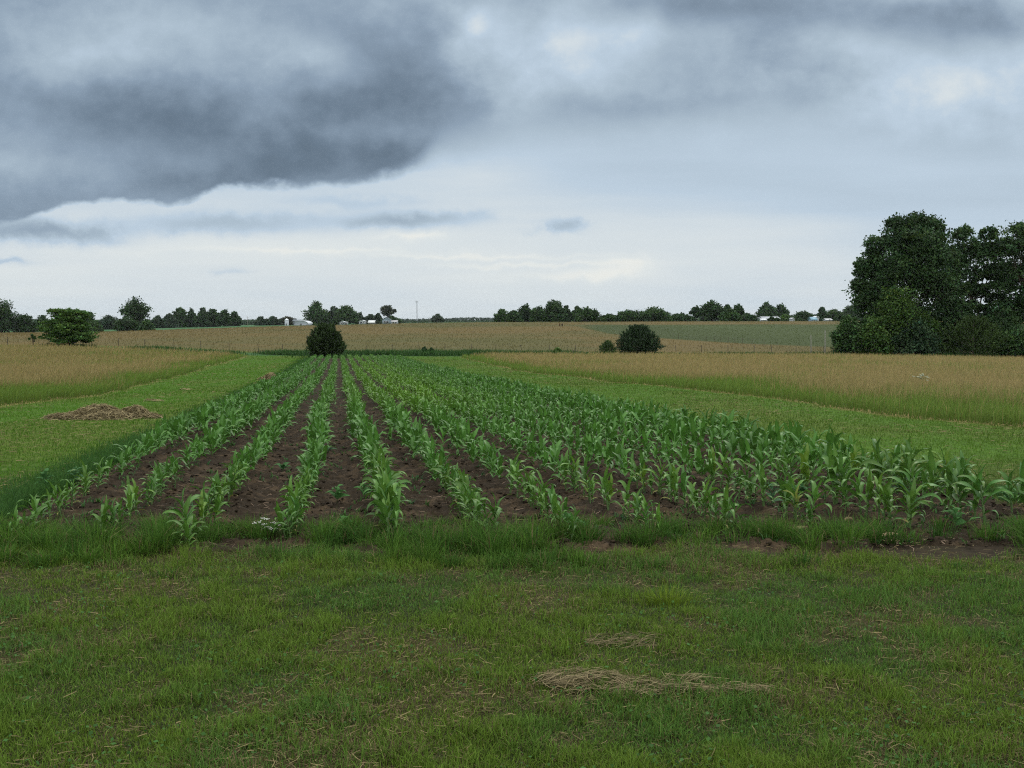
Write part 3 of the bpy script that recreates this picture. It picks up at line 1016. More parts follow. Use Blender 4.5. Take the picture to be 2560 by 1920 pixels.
def make_weeds():
    rng = np.random.default_rng(21)
    spots = [  # photograph position of the foot, height, leaves, wording
        (838, 1262, .17, 9, 'large grey green broadleaf weed low in the widest bare soil lane'),
        (905, 1250, .15, 8, 'broadleaf weed at the foot of the fifth corn row from the left'),
        (858, 1330, .12, 10, 'low spreading weed clump in the grass at the mouth of the widest lane'),
        (702, 1180, .08, 6, 'small weed seedling alone in the widest soil lane'),
        (815, 1135, .06, 5, 'tiny weed alone high up in the widest soil lane'),
        (105, 1235, .20, 12, 'grey green leafy weed at the near left corner of the bed'),
        (180, 1215, .20, 11, 'dull green weed behind the leftmost corn plants'),
        (440, 1085, .28, 14, 'bluish leafy weed where the fringe meets the left corn edge'),
        (520, 1052, .28, 14, 'bluish leafy weed further along the left corn edge'),
        (1935, 1275, .22, 9, 'pale grey green weed behind the yellowing corn plant'),
        (1975, 1262, .16, 9, 'round leaved weed on dark soil right of the yellowing corn plant'),
        (2010, 1255, .13, 8, 'squat weed next to a round leaved weed on dark soil'),
        (2255, 1235, .16, 10, 'bright green weed between the rightmost corn rows'),
        (2400, 1330, .18, 10, 'broad leaved weed in the grass at the lower right of the bed'),
        (2530, 1275, .20, 12, 'leafy weed at the far right end of the bed'),
        (1590, 1215, .07, 6, 'small weed on the open soil in the right half'),
        (1420, 1330, .10, 8, 'weed sprouting from the grass edge below the central rows'),
    ]
    for px, py, h, nl, lab in spots:
        x, y = ground_at(px, py)
        z = float(soil_z(np.array([x]), np.array([y]))[0]) if y < 60 else float(gz(x, y))
        root = thing('broadleaf_weed', lab, 'weed', (x, y, z), 'broadleaf weeds in the corn bed')
        a = Acc()
        a.tube([(0, 0, -.02), (.004, .003, h * .5), (0, .006, h)], [.005, .004, .002], (.09, .13, .05), 5)
        obj('stem', a.mesh('weed_stem', [MAT_GRASS], True), root)
        tone0 = mixc((.07, .15, .075), (.06, .16, .035), rng.random())
        for j in range(nl):
            t = (j + .5) / nl
            lf = broad_leaf(rng.uniform(.8, 1.15) * lerp(.16, .09, t), lerp(.075, .045, t), rng, tone0 * rng.uniform(.8, 1.2))
            me = lf.mesh('weed_leaf', [MAT_GRASS], True)
            o = obj('leaf', me, root)
            o.location = (0, 0, h * lerp(.15, 1, t))
            o.rotation_euler = (rng.normal(0, .3), -rng.uniform(.0, .6), j * 2.4 + rng.normal(0, .3))
    # seedlings too small to count
    n = 2600
    Y = 8.1 * (40 / 8.1) ** RNG.random(n)
    x0 = RNG.uniform(ROW0 - .4, ROW0 + 12 * ROWS + .4, n)
    X = x0 + ROW_A * Y
    ok = fbm(X * 1.1, Y * .9, 171, 3) + RNG.normal(0, .05, n) > .50
    X, Y = X[ok], Y[ok]
    X = np.repeat(X, 5) + RNG.normal(0, .02, len(X) * 5); Y = np.repeat(Y, 5) + RNG.normal(0, .02, len(Y) * 5)
    n = len(X)
    c = mixc((.06, .14, .06), (.07, .15, .03), RNG.random(n)) * RNG.uniform(.7, 1.3, (n, 1))
    obj('weed_seedlings', blade_mesh('weed_seedlings', X, Y, RNG.uniform(.03, .09, n), RNG.uniform(.012, .022, n), RNG.uniform(0, 2 * pi, n),
                                     RNG.uniform(.5, 1, n), c * .8, c, z=soil_z(X, Y)), kind='stuff')
    # old stalks and straw in the soil
    n = 9500
    Y = 7.8 * (32 / 7.8) ** RNG.random(n)
    x0 = RNG.uniform(ROW0 - .5, ROW0 + 12 * ROWS + .5, n)
    X = x0 + ROW_A * Y
    ok = fbm(X * .9, Y * .9, 181, 3) + RNG.normal(0, .07, n) > .46
    X, Y = X[ok], Y[ok]; n = len(X)
    lay_strands('crop_residue', X, Y, soil_z(X, Y) + .012, RNG.uniform(.03, .14, n), RNG.uniform(0, 2 * pi, n), RNG.normal(0, .15, n),
                RNG.uniform(.002, .006, n), np.array((.20, .14, .10)) * RNG.uniform(.4, 1.25, (n, 1)), kind='stuff')


def make_flowers():
    rng = np.random.default_rng(31)
    # yarrow at the front edge
    x, y = ground_at(668, 1352)
    root = thing('white_wildflower', 'white flat-topped wildflower clump at the front edge of the corn bed', 'wildflower', (x, y, float(gz(x, y))))
    heads = [(628, 1306), (648, 1296), (652, 1310), (664, 1316), (672, 1311), (700, 1304), (694, 1296), (684, 1325), (650, 1324), (638, 1304), (660, 1298),
             (676, 1318), (704, 1310)]
    for hx, hy in heads:
        dx = (hx - 668) / F * y * .9; hz = top_z(hy, y) - float(gz(x, y)) - .02; dy = rng.normal(0, .05)
        a = Acc()
        a.tube([(dx * .15, dy * .2, 0), (dx * .6, dy * .6, hz * .6), (dx, dy, hz)], [.003, .0025, .0018], (.07, .12, .04), 4)
        obj('stem', a.mesh('flower_stem', [MAT_GRASS]), root)
        a = Acc()
        for _ in range(9):
            r = rng.normal(0, .012, 2)
            c = np.array((dx + r[0], dy + r[1], hz + .004 + rng.normal(0, .003)))
            ang = np.arange(6) * pi / 3
            ring = c + np.stack([np.cos(ang) * .008, np.sin(ang) * .008, np.zeros(6)], -1)
            V = np.concatenate([ring, [c + (0, 0, .005)], [c - (0, 0, .005)]])
            f = [(i, (i + 1) % 6, 6) for i in range(6)] + [((i + 1) % 6, i, 7) for i in range(6)]
            a.add(V, [f], np.array((.58, .58, .52)) * rng.uniform(.85, 1.05))
        obj('flower_head', a.mesh('flower_head', [MAT_PETAL]), root)
    # umbel in the right hay field
    x, y = xy_at(2306, 34.0)
    z = float(gz(x, y))
    root = thing('white_wildflower', 'lone pale white umbel flower standing up out of the tan hay', 'wildflower', (x, y, z))
    H = top_z(936, y) - z
    a = Acc()
    a.tube([(0, 0, 0), (.01, 0, H * .5), (0, 0, H - .15)], [.012, .010, .008], (.10, .15, .06), 5)
    obj('stem', a.mesh('umbel_stem', [MAT_GRASS]), root)
    for j in range(11):
        ang = j * 2.4; r = .04 + .27 * (j / 10.0)
        t = np.array((cos(ang) * r, sin(ang) * r * .6, H - .02 - .14 * (r / .3) ** 2 + rng.normal(0, .03)))
        a = Acc()
        a.tube([(0, 0, H - .16), t], [.005, .003], (.12, .17, .08), 4)
        obj('stem', a.mesh('umbel_ray', [MAT_GRASS]), root)
        a = Acc()
        for _ in range(7):
            c = t + rng.normal(0, .022, 3) * (1, 1, .35)
            ang2 = np.arange(5) * 2 * pi / 5
            V = np.concatenate([c + np.stack([np.cos(ang2) * .02, np.sin(ang2) * .02, np.zeros(5)], -1), [c + (0, 0, .012)], [c - (0, 0, .01)]])
            f = [(i, (i + 1) % 5, 5) for i in range(5)] + [((i + 1) % 5, i, 6) for i in range(5)]
            a.add(V, [f], np.array((.42, .46, .34)))
        obj('flower_head', a.mesh('umbel_head', [MAT_PETAL]), root)
    # fresh yellow-green tussock in the lawn
    for px, py, lab, n, hh in ((1675, 1522, 'bright yellow-green grass tuft standing out of the mown lawn', 260, .17),):
        x, y = ground_at(px, py)
        X = x + RNG.normal(0, .10, n); Y = y + RNG.normal(0, .05, n)
        az = np.arctan2(Y - y, X - x) + RNG.normal(0, .4, n)
        c = np.array((.17, .25, .025)) * RNG.uniform(.6, 1.1, (n, 1))
        me = blade_mesh('grass_tuft', X - x, Y - y, RNG.uniform(.4, 1, n) * hh, RNG.uniform(.003, .005, n), az, np.clip(RNG.normal(.5, .2, n), 0, 1), c * .8, c,
                        z=gz(X, Y) - float(gz(x, y)))
        thing('grass_tuft', lab, 'grass tuft', (x, y, float(gz(x, y))), me=me)


def hay_heap(name, label, px, py, wx, wy, hh, seed, ns, tone=1.0, bumps=None, az=0.2, strand=.16, sw=.004, tail=.3, ground=True):
    """Loose hay: a lumpy mound covered in strands."""
    rng = np.random.default_rng(seed)
    x, y = ground_at(px, py)
    z = float(gz(x, y))
    bumps = bumps or [(0, 0, .7, .8, 1.0)]

    def height(u, v):
        t = np.zeros_like(u)
        for (bx, by, rx, ry, a) in bumps:
            d = ((u - bx) / rx) ** 2 + ((v - by) / ry) ** 2
            t = np.maximum(t, a * np.clip(1 - d, 0, 1) ** .7)
        t = t * lerp(.55, 1.25, fbm(u * 4 + seed, v * 3, seed, 4))
        return t
    g = np.linspace(-1.05, 1.05, 70)
    U, W = np.meshgrid(g, g)
    Hh = height(U, W)
    Xl, Yl = U * wx / 2, W * wy / 2
    Z = gz(x + Xl, y + Yl) - z + Hh * hh + (fbm(Xl * 12, Yl * 12, seed + 3, 3) - .5) * .05 * (Hh > 0) - .03 * (Hh <= 0)
    V = np.stack([Xl, Yl, Z], -1).reshape(-1, 3)
    i = np.arange(69)[:, None] * 70 + np.arange(69)[None]
    q = np.stack([i, i + 1, i + 71, i + 70], -1).reshape(-1, 4)
    q = q[Hh.reshape(-1)[q].max(1) > .02]
    C = np.array((.12, .092, .052)) * tone * lerp(.7, 1.1, fbm(Xl * 6, Yl * 6, seed, 3)).reshape(-1, 1)
    a = Acc()
    if ground:
        a.add(V, [q], C)
    # strands
    u = rng.uniform(-1.1, 1.1, ns * 4); v = rng.uniform(-1.1, 1.1, ns * 4)
    hgt = height(u, v)
    keep = (hgt > .08) | (rng.random(ns * 4) < .05 * tail)
    if not ground:
        gate = fbm(u * wx * 5 + seed, v * wy * 7, seed + 1, 3)
        keep &= rng.random(ns * 4) < np.clip(hgt * 1.1, 0, 1) * sm(gate, .26, .52)
    u, v, hgt = u[keep][:ns], v[keep][:ns], hgt[keep][:ns]
    n = len(u)
    Xl, Yl = u * wx / 2, v * wy / 2
    Zl = gz(x + Xl, y + Yl) - z + hgt * hh + rng.uniform(.0, .035, n)
    L = rng.uniform(.5, 1.4, n) * strand; A = rng.normal(az, .7, n)
    e = .02
    gx = (height(u + e, v) - height(u - e, v)) / (2 * e) * hh / (wx / 2)
    gy = (height(u, v + e) - height(u, v - e)) / (2 * e) * hh / (wy / 2)
    slope = np.arctan(np.clip(gx * np.cos(A) + gy * np.sin(A), -1.2, 1.2))
    me = lay_strands('strands', Xl, Yl, Zl, L, A, slope + rng.normal(0, .16, n), rng.uniform(.6, 1.4, n) * sw,
                     np.array((.33, .265, .145)) * tone * rng.uniform(.3, 1.15, (n, 1)))
    k = len(me.vertices)
    co = np.empty(k * 3, np.float32); me.vertices.foreach_get('co', co)
    cc = np.empty(k * 4, np.float32); me.color_attributes['Col'].data.foreach_get('color', cc)
    a.add(co.reshape(-1, 3), [np.arange(k).reshape(-1, 6)[:, [0, 1, 2, 3]], np.arange(k).reshape(-1, 6)[:, [3, 2, 4, 5]]], cc.reshape(-1, 4)[:, :3])
    bpy.data.meshes.remove(me)
    thing(name, label, 'hay heap' if 'pile' in name else 'hay', (x, y, z), 'loose hay left by the mower', a.mesh(name, [MAT_STRAW]))


def make_hay():
    hay_heap('hay_pile', 'long two-humped pile of brown hay on the left mown strip', 255, 1048, 2.5, 1.4, .29, 5, 5200,
             bumps=[(-.12, .15, .5, .75, 1.0), (.55, .1, .32, .55, .85), (-.45, -.35, .6, .35, .42), (.1, -.3, .5, .5, .6), (-.5, .35, .45, .3, .4), (.9, .0, .18, .3, .25)],
             strand=.22, sw=.009)
    hay_heap('hay_pile', 'small rounded hay pile beside the far left edge of the corn', 676, 950, 1.25, .8, .30, 6, 1600, tone=1.15,
             bumps=[(0, 0, .75, .8, 1.0), (-.6, -.2, .5, .5, .4)], strand=.2, sw=.014)
    hay_heap('hay_pile', 'thin streak of pale hay above the small rounded hay pile', 678, 936, .5, .5, .07, 7, 260, tone=1.25, strand=.2, sw=.014)
    hay_heap('hay_pile', 'thin pale wisp of hay lying behind the long hay pile', 380, 1004, .75, .5, .05, 8, 130, tone=1.1, ground=False, strand=.25, sw=.010, bumps=[(0, 0, .9, .6, .8)])
    hay_heap('hay_pile', 'faint streak of hay midway along the left mown strip', 465, 976, .7, .45, .05, 9, 110, tone=1.1, ground=False, strand=.25, sw=.012, bumps=[(0, 0, .9, .6, .8)])
    hay_heap('hay_windrow', 'ragged band of dead hay across the lawn nearest the viewer', 1640, 1752, 1.2, .42, .018, 10, 3000, tone=.78, ground=False,
             bumps=[(-.55, .35, .42, .75, .95), (.1, -.25, .55, .32, .8), (.6, -.2, .42, .3, .75), (-.3, .1, .5, .5, .7), (.35, .5, .3, .25, .45)], az=.12, strand=.085, sw=.0022)
    hay_heap('hay_windrow', 'smaller wisp of dead hay above the ragged band on the lawn', 1570, 1625, .60, .42, .012, 12, 420, tone=.68, ground=False,
             bumps=[(0, 0, .8, .6, .8)], strand=.09, sw=.0026)
    # dry corn husks on the soil
    for k, (px, py, L, lab) in enumerate(((2235, 1352, .26, 'long pale dry corn husk on the soil below the right rows'),
                                          (2010, 1340, .16, 'short pale husk at the grass edge left of the long husk'),
                                          (2130, 1312, .10, 'small pinkish husk scrap beside the front right corn plants'))):
        rng = np.random.default_rng(60 + k)
        x, y = ground_at(px, py)
        a = Acc()
        for j in range(5):
            an = .35 + rng.normal(0, .18)
            s = np.linspace(-.5, .5, 7) * L * rng.uniform(.6, 1)
            P = np.stack([s * cos(an), s * sin(an) + rng.normal(0, .012), .02 + rng.uniform(0, .02) + .008 * np.sin(np.linspace(0, 3, 7))], -1)
            W = np.array((-sin(an), cos(an), .35)) * .009 * np.sin(np.linspace(.25, 2.9, 7))[:, None]
            V = np.stack([P + W, P - W], 1).reshape(-1, 3)
            i = np.arange(6)[:, None] * 2
            a.add(V, [i + np.array([0, 1, 3, 2])], np.array((.28, .20, .12)) * rng.uniform(.5, 1.1))
        thing('corn_husk', lab, 'corn husk', (x, y, float(soil_z(np.array([x]), np.array([y]))[0])), 'dry corn husks', a.mesh('corn_husk', [MAT_STRAW]))


# ------------------------------------------------------------------ trees
DARK = np.array((.030, .062, .020)); MIDG = np.array((.042, .085, .024)); LITE = np.array((.075, .145, .030)); GREY = np.array((.040, .066, .036))  # GREY: far leaf green with distance haze mixed into the colour
CEDAR = np.array((.042, .072, .020))
BARK = np.array((.075, .060, .048))


def leaf_quads(P, axis, nrm, L, W, C):
    b = np.cross(nrm, axis)
    b /= np.linalg.norm(b, axis=1)[:, None] + 1e-9
    L = np.broadcast_to(L, len(P))[:, None]; W = np.broadcast_to(W, len(P))[:, None]
    V = np.stack([P - axis * L * .5, P + b * W * .5, P + axis * L * .5, P - b * W * .5], 1).reshape(-1, 3)
    q = np.arange(len(P))[:, None] * 4 + np.arange(4)
    return V, q, np.repeat(C, 4, 0)


def unit(a):
    return a / (np.linalg.norm(a, axis=-1, keepdims=True) + 1e-9)


def auto_lobes(W, H, n, rng, shape='round'):
    """Lobes (centre, radii) filling a crown W wide and H high standing on z=0."""
    out = []
    for k in range(n):
        d = unit(rng.normal(0, 1, 3))
        if shape == 'round':
            f = rng.uniform(.25, .66)
            c = d * f
        elif shape == 'dome':
            d[2] = abs(d[2]) * 1.0 - .35
            c = d * rng.uniform(.3, .66)
        elif shape == 'tall':
            c = np.array((d[0] * .45, d[1] * .45, rng.uniform(-.72, .68)))
            c[:2] *= 1 - .35 * max(0, c[2])
        elif shape == 'skirt':
            c = np.array((d[0] * .6, d[1] * .6, rng.uniform(-.75, .6)))
            c[:2] *= np.clip(1.05 - .55 * (c[2] + .75), .2, 1)
        else:
            c = np.array((rng.uniform(-.62, .62), rng.uniform(-.5, .5), rng.uniform(-.55, .5) * 1.0))
        r = rng.uniform(.26, .42)
        lim = np.linalg.norm(c)
        if shape in ('round', 'dome') and lim + r > 1:
            c *= (1 - r) / lim
        out.append((np.array((c[0] * W / 2, c[1] * W / 2 * .9, H / 2 + c[2] * H / 2)), np.array((r * W / 2, r * W / 2, r * min(W, H) / 2 * 1.0))))
    # make sure the crown reaches its full width and height
    for c in ((-.70, 0, -.1), (.70, 0, -.05), (0, .1, .70), (.25, -.3, .3), (-.3, .2, .35)):
        r = .30
        w = 1.0 if shape not in ('skirt', 'tall') or c[2] < .2 else .6
        out.append((np.array((c[0] * W / 2 * w, c[1] * W / 2, H / 2 + c[2] * H / 2)), np.array((r * W / 2, r * W / 2, r * min(W, H) / 2))))
    return out


def foliage(lobes, rng, nsub, per, leaf, tone, sub=.30, upb=.35, hole=0.0, flat=1.0, elong=1.5):
    Ps, Cs = [], []
    for c, r in lobes:
        if hole and rng.random() < hole * .5:
            continue
        m = max(3, int(nsub * rng.uniform(.7, 1.3)))
        d = unit(rng.normal(0, 1, (m, 3)))
        f = rng.uniform(.35, 1.0, m) ** .6
        f = np.where(rng.random(m) < .14, rng.uniform(1.0, 1.32, m), f)
        sc = c + d * r * f[:, None]
        if hole:
            sc = sc[rng.random(m) > hole]
            m = len(sc)
            if not m:
                continue
        rad = sub * r.mean() * rng.uniform(.7, 1.35, m)
        k = per
        P = np.repeat(sc, k, 0) + np.clip(rng.normal(0, 1, (m * k, 3)), -1.8, 1.8) * np.repeat(rad, k)[:, None] * np.array((1, 1, .75 * flat))
        t = np.repeat(rng.uniform(.60, 1.50, m), k)[:, None] * rng.uniform(.75, 1.3, (m * k, 1))
        hue = np.repeat(rng.normal(0, .10, m), k)[:, None]
        C = tone * t * np.concatenate([1 + hue, np.ones_like(hue), 1 - hue], 1)
        Ps.append(P); Cs.append(C)
    P = np.concatenate(Ps); C = np.concatenate(Cs)
    n = len(P)
    nr = unit(rng.normal(0, 1, (n, 3)) + np.array((0, 0, upb * 2)))
    ax = unit(np.cross(nr, rng.normal(0, 1, (n, 3))))
    L = leaf * rng.uniform(.45, 1.5, n)
    return leaf_quads(P, ax, nr, L * elong ** .5, L / elong ** .5, C)


def trunk_acc(H, lobes, rng, r0, fork=.3, nlimb=14, lean=0.0):
    a = Acc()
    top = H * .82
    zs = np.linspace(-.15, top, 9)
    wob = np.cumsum(rng.normal(0, .012 * H, (9, 2)), 0); wob[:1] = 0
    wob[:, 0] += lean * zs
    rr = r0 * np.interp(zs / H, [0, .03, .3, .82], [1.5, 1.05, .75, .15])
    P = np.concatenate([wob, zs[:, None]], 1)
    a.tube(P, rr, BARK, 8)
    idx = rng.permutation(len(lobes))[:nlimb]
    for i in idx:
        c, r = lobes[i]
        zb = np.clip(rng.uniform(.35, .75) * c[2], fork * H * .6, top * .95)
        b = np.array([np.interp(zb, zs, P[:, 0]), np.interp(zb, zs, P[:, 1]), zb])
        mid = (b + c) / 2 + np.array((0, 0, -.06 * H)) + rng.normal(0, .02 * H, 3)
        rb = np.interp(zb, zs, rr) * .55
        a.tube([b, (b + mid) / 2 + rng.normal(0, .008 * H, 3), mid, (mid + c) / 2, c], np.array([1, .8, .6, .4, .15]) * rb, BARK, 5)
        for _ in range(2):
            e = c + unit(rng.normal(0, 1, 3)) * r * .8
            a.tube([mid, (mid + e) / 2 + rng.normal(0, .01 * H, 3), e], np.array([.45, .3, .1]) * rb, BARK, 4)
    return a


def tree(name, label, cat, x0, x1, ytop, Y, low=.12, shape='round', tone=MIDG, seed=0, nl=12, nsub=20, per=12, leaf=None, hole=0.0, group=None,
         lobes=None, sub=.30, upb=.35, dx=0.0, r0=None, fork=.25, elong=1.5):
    rng = np.random.default_rng(1000 + seed)
    X = ((x0 + x1) / 2 - 1280) / F * Y
    z = float(gz(X, Y))
    W = (x1 - x0) / F * Y
    H = top_z(ytop, Y) - z
    if leaf is None:
        leaf = max(.26, Y * .00115)
    if lobes is None:
        cl = low * H
        lobes = [(c + np.array((0, 0, cl)), r) for c, r in auto_lobes(W, H - cl, nl, rng, shape)]
        if low <= .06:                                          # leafy down to the ground
            for fx in (-.62, -.25, .15, .55, .75):
                r = min(W, H) * .20
                lobes.append((np.array((fx * W / 2, rng.uniform(-.4, .4) * W / 2, H * rng.uniform(.10, .26))), np.array((W * .17, W * .17, min(r, H * .16)))))
            for fx in (-.35, .0, .4):
                lobes.append((np.array((fx * W / 2, rng.uniform(-.3, .3) * W / 2, H * rng.uniform(.35, .5))), np.array((W * .2, W * .2, H * .17))))
    else:     # given as fractions of width and height
        lobes = [(np.array((c[0] * W / 2, c[1] * W / 2, c[2] * H)), np.array((c[3] * W / 2, c[3] * W / 2, c[4] * H))) for c in lobes]
    root = thing(name, label, cat, (X, Y, z), group)
    V, q, C = foliage(lobes, rng, nsub, per, leaf, tone, sub, upb, hole, elong=elong)
    obj('crown', mesh('crown', V, [q], C, [MAT_LEAF]), root)
    tr = trunk_acc(H, lobes, rng, r0 or .022 * H + .04, fork)
    obj('trunk', tr.mesh('trunk', [MAT_BARK], True), root)
    return root


def cedar(label, x0, x1, ytop, Y, seed, pointed=.4, group=None, tone=CEDAR, n=900, per=12, spray=.42):
    """Bushy red cedar: upswept feathery sprays over a dense body."""
    rng = np.random.default_rng(2000 + seed)
    X = ((x0 + x1) / 2 - 1280) / F * Y
    z = float(gz(X, Y)); W = (x1 - x0) / F * Y; H = top_z(ytop, Y) - z
    root = thing('cedar_bush', label, 'cedar', (X, Y, z), group)
    t = rng.random(n) ** .85                                    # height fraction
    prof = np.interp(t, [0, .10, .30, .55, .8, 1], [.58, .82, 1.0, .88, .58, .10 + .22 * (1 - pointed)])
    a = rng.uniform(0, 2 * pi, n)
    lump = .82 + .30 * vn(a * 1.6, t * 4.0, 77 + seed)
    rf = np.sqrt(rng.uniform(.12, 1.0, n))
    R = W / 2 * prof * lump * rf * .98
    stray = rng.random(n) < .20                                # long sprays that break the outline
    R = np.where(stray, W / 2 * prof * rng.uniform(.90, 1.16, n), R)
    P = np.stack([np.cos(a) * R, np.sin(a) * R, .03 * H + t * H * .90], -1)
    out = np.stack([np.cos(a), np.sin(a), np.zeros(n)], -1)
    d = unit(out * lerp(.95, .25, t)[:, None] + np.array((0, 0, 1.0)) * lerp(.45, 1.1, t)[:, None] + rng.normal(0, .25, (n, 3)))
    k = per
    sl = spray * rng.uniform(.6, 1.25, n) * np.where(stray, 1.35, 1)
    Pc = np.repeat(P, k, 0) + np.repeat(d, k, 0) * (rng.uniform(-.5, .6, n * k) * np.repeat(sl, k))[:, None] + rng.normal(0, .05, (n * k, 3))
    ax = unit(np.repeat(d, k, 0) + rng.normal(0, .38, (n * k, 3)))
    nr = unit(rng.normal(0, 1, (n * k, 3)))
    nr = unit(np.cross(ax, nr))
    tint = np.repeat(rng.uniform(.7, 1.3, n), k)[:, None] * rng.uniform(.8, 1.25, (n * k, 1))
    L = np.repeat(sl, k) * rng.uniform(.35, .65, n * k)
    V, q, C = leaf_quads(Pc, ax, nr, L, L * .34, tone * tint)
    obj('crown', mesh('crown', V, [q], C, [MAT_LEAF]), root)
    ac = Acc()
    ac.tube([(0, 0, -.1), (.02, 0, H * .4), (0, .02, H * .9)], [.10, .07, .02], BARK, 7)
    for _ in range(30):
        i = int(rng.integers(0, n))
        zb = max(.1, P[i, 2] - .4 * np.linalg.norm(P[i, :2]))
        ac.tube([(0, 0, zb), P[i] * (.5, .5, .5) + np.array((0, 0, zb * .5)), P[i]], [.035, .025, .008], BARK, 4)
    obj('trunk', ac.mesh('trunk', [MAT_BARK], True), root)
    return root


def make_near_trees():
    g = 'trees of the copse at the right field corner'
    Y = 131.0
    T1 = [(-.10, 0, .80, .36, .13), (.22, .1, .84, .34, .12), (-.38, 0, .70, .34, .12), (.52, 0, .74, .34, .12), (.05, -.3, .66, .42, .15), (-.55, .1, .56, .32, .11),
          (.62, 0, .58, .34, .13), (-.25, -.4, .50, .42, .14), (.3, -.4, .52, .42, .14), (-.62, 0, .42, .30, .11), (.66, .1, .42, .30, .12), (0, .3, .48, .5, .16),
          (-.70, -.1, .33, .26, .10), (.4, -.2, .33, .4, .12), (-.35, -.3, .30, .4, .12), (.05, -.2, .30, .4, .12), (-.20, .1, .90, .20, .07), (.10, 0, .92, .20, .07),
          (.38, 0, .90, .18, .06), (-.82, 0, .62, .14, .05), (-.86, 0, .48, .13, .05), (-.84, -.1, .38, .13, .05), (-.55, 0, .78, .17, .06), (.72, 0, .68, .18, .07),
          (-.02, -.45, .78, .28, .09), (.3, -.4, .72, .26, .09), (-.4, -.45, .62, .26, .09), (0, 0, .2, .5, .10), (.5, 0, .2, .4, .10), (-.5, 0, .2, .4, .10)]
    T2 = [(-.35, 0, .86, .36, .09), (.1, 0, .83, .36, .09), (.45, 0, .76, .34, .09), (-.55, 0, .74, .30, .08), (0, 0, .72, .42, .09), (-.65, 0, .60, .28, .07),
          (.5, 0, .62, .26, .06), (-.2, .1, .60, .34, .07), (.75, 0, .55, .24, .06), (-.5, 0, .48, .28, .06), (.1, 0, .48, .26, .05), (.55, .1, .42, .26, .05),
          (-.1, 0, .37, .3, .05), (-.6, 0, .35, .3, .06), (.4, 0, .30, .3, .05), (-.3, 0, .24, .4, .06), (.3, 0, .2, .4, .05), (-.42, 0, .93, .16, .05), (.2, 0, .91, .18, .05)]
    T3 = [(-.3, 0, .9, .34, .09), (.1, 0, .88, .4, .1), (-.45, 0, .76, .3, .09), (0, 0, .74, .45, .11), (-.55, 0, .62, .26, .08), (-.1, 0, .58, .4, .1), (-.6, 0, .5, .24, .06),
          (-.3, 0, .44, .34, .08), (.3, 0, .5, .5, .14), (-.5, 0, .34, .3, .06), (0, 0, .3, .5, .09), (-.4, 0, .22, .4, .06), (.4, 0, .7, .4, .12), (.4, 0, .28, .4, .1)]
    rl = np.random.default_rng(5)
    for TT in (T1, T2, T3):                                     # smaller shoots round the crowns
        for c in list(TT):
            for _ in range(2):
                d = unit(rl.normal(0, 1, 3)) * rl.uniform(.75, 1.15)
                q = rl.uniform(.30, .48)
                TT.append((np.clip(c[0] + d[0] * c[3], -.88, .88), c[1] + d[1] * c[3] * .6, min(.93, max(.12, c[2] + d[2] * c[4])), c[3] * q, c[4] * q))
    tree('oak_tree', 'broad tall dark oak, biggest crown of the right hand copse', 'tree', 2128, 2402, 533, Y, lobes=T1, tone=DARK * 1.05, seed=1, nsub=38, per=40, hole=.02,
         leaf=.27, sub=.28, r0=.45)
    tree('open_crowned_tree', 'tall tree with sky showing through, right of the broad oak', 'tree', 2346, 2536, 558, Y + 3, lobes=T2, tone=DARK * 1.1, seed=2, nsub=28, per=36,
         leaf=.28, hole=.07, sub=.25, r0=.30)
    tree('tall_shade_tree', 'tall tree cut off by the right picture edge', 'tree', 2452, 2690, 552, Y + 1, lobes=T3, tone=DARK * 1.1, seed=3, nsub=28, per=34, leaf=.29, hole=.04,
         sub=.26, r0=.36)
    tree('young_elm', 'lighter green bushy tree in front of the broad oak', 'tree', 2158, 2322, 716, Y - 6, low=.02, shape='skirt', tone=LITE * .62, seed=4, nl=22, nsub=26, per=18,
         leaf=.24, group=None)
    tree('dark_thicket_bush', 'dark leafy bush at the left end of the right copse', 'bush', 2076, 2158, 786, Y - 7, low=.04, shape='tall', tone=MIDG * .95, seed=5, nl=14, nsub=22, per=14, leaf=.24)
    tree('bright_bush', 'bright green bush below the lighter bushy tree', 'bush', 2134, 2222, 792, Y - 8, low=.0, shape='dome', tone=LITE * .62, seed=6, nl=12, nsub=20, per=14, leaf=.23)
    tree('blue_green_bush', 'bluish dark bush under the middle of the copse', 'bush', 2228, 2348, 800, Y - 8, low=.0, shape='skirt', tone=np.array((.036, .070, .032)), seed=7, nl=14, nsub=22, per=14, leaf=.23)
    tree('leaning_sapling', 'small light sapling between the bluish bush and the olive cedar', 'tree', 2296, 2366, 798, Y - 6, low=.05, shape='tall', tone=LITE * .7, seed=8, nl=10, nsub=18, per=12, leaf=.22)
    tree('understory_tree', 'mid green understory tree behind the olive cedar', 'tree', 2352, 2452, 746, Y - 1, low=.05, shape='tall', tone=MIDG * .85, seed=9, nl=16, nsub=22, per=14, leaf=.25, hole=.1)
    tree('understory_tree', 'dim understory tree under the open crowned tall tree', 'tree', 2430, 2560, 770, Y - 1, low=.05, shape='round', tone=DARK, seed=10, nl=14, nsub=22, per=14, leaf=.25)
    cedar('olive spreading cedar at the foot of the right copse', 2352, 2512, 788, Y - 8, 1, pointed=.5, n=1000, per=14, tone=CEDAR * 1.0, spray=.55)
    tree('dusky_bush', 'dusky green bush at the right picture edge under the copse', 'bush', 2490, 2610, 812, Y - 9, low=.0, shape='dome', tone=MIDG * .9, seed=12, nl=12, nsub=20, per=14, leaf=.23)
    tree('dark_thicket_bush', 'dark bush filling the gap under the broad oak trunk', 'bush', 2290, 2400, 812, Y - 2, low=.0, shape='dome', tone=DARK, seed=13, nl=12, nsub=20, per=14, leaf=.25)
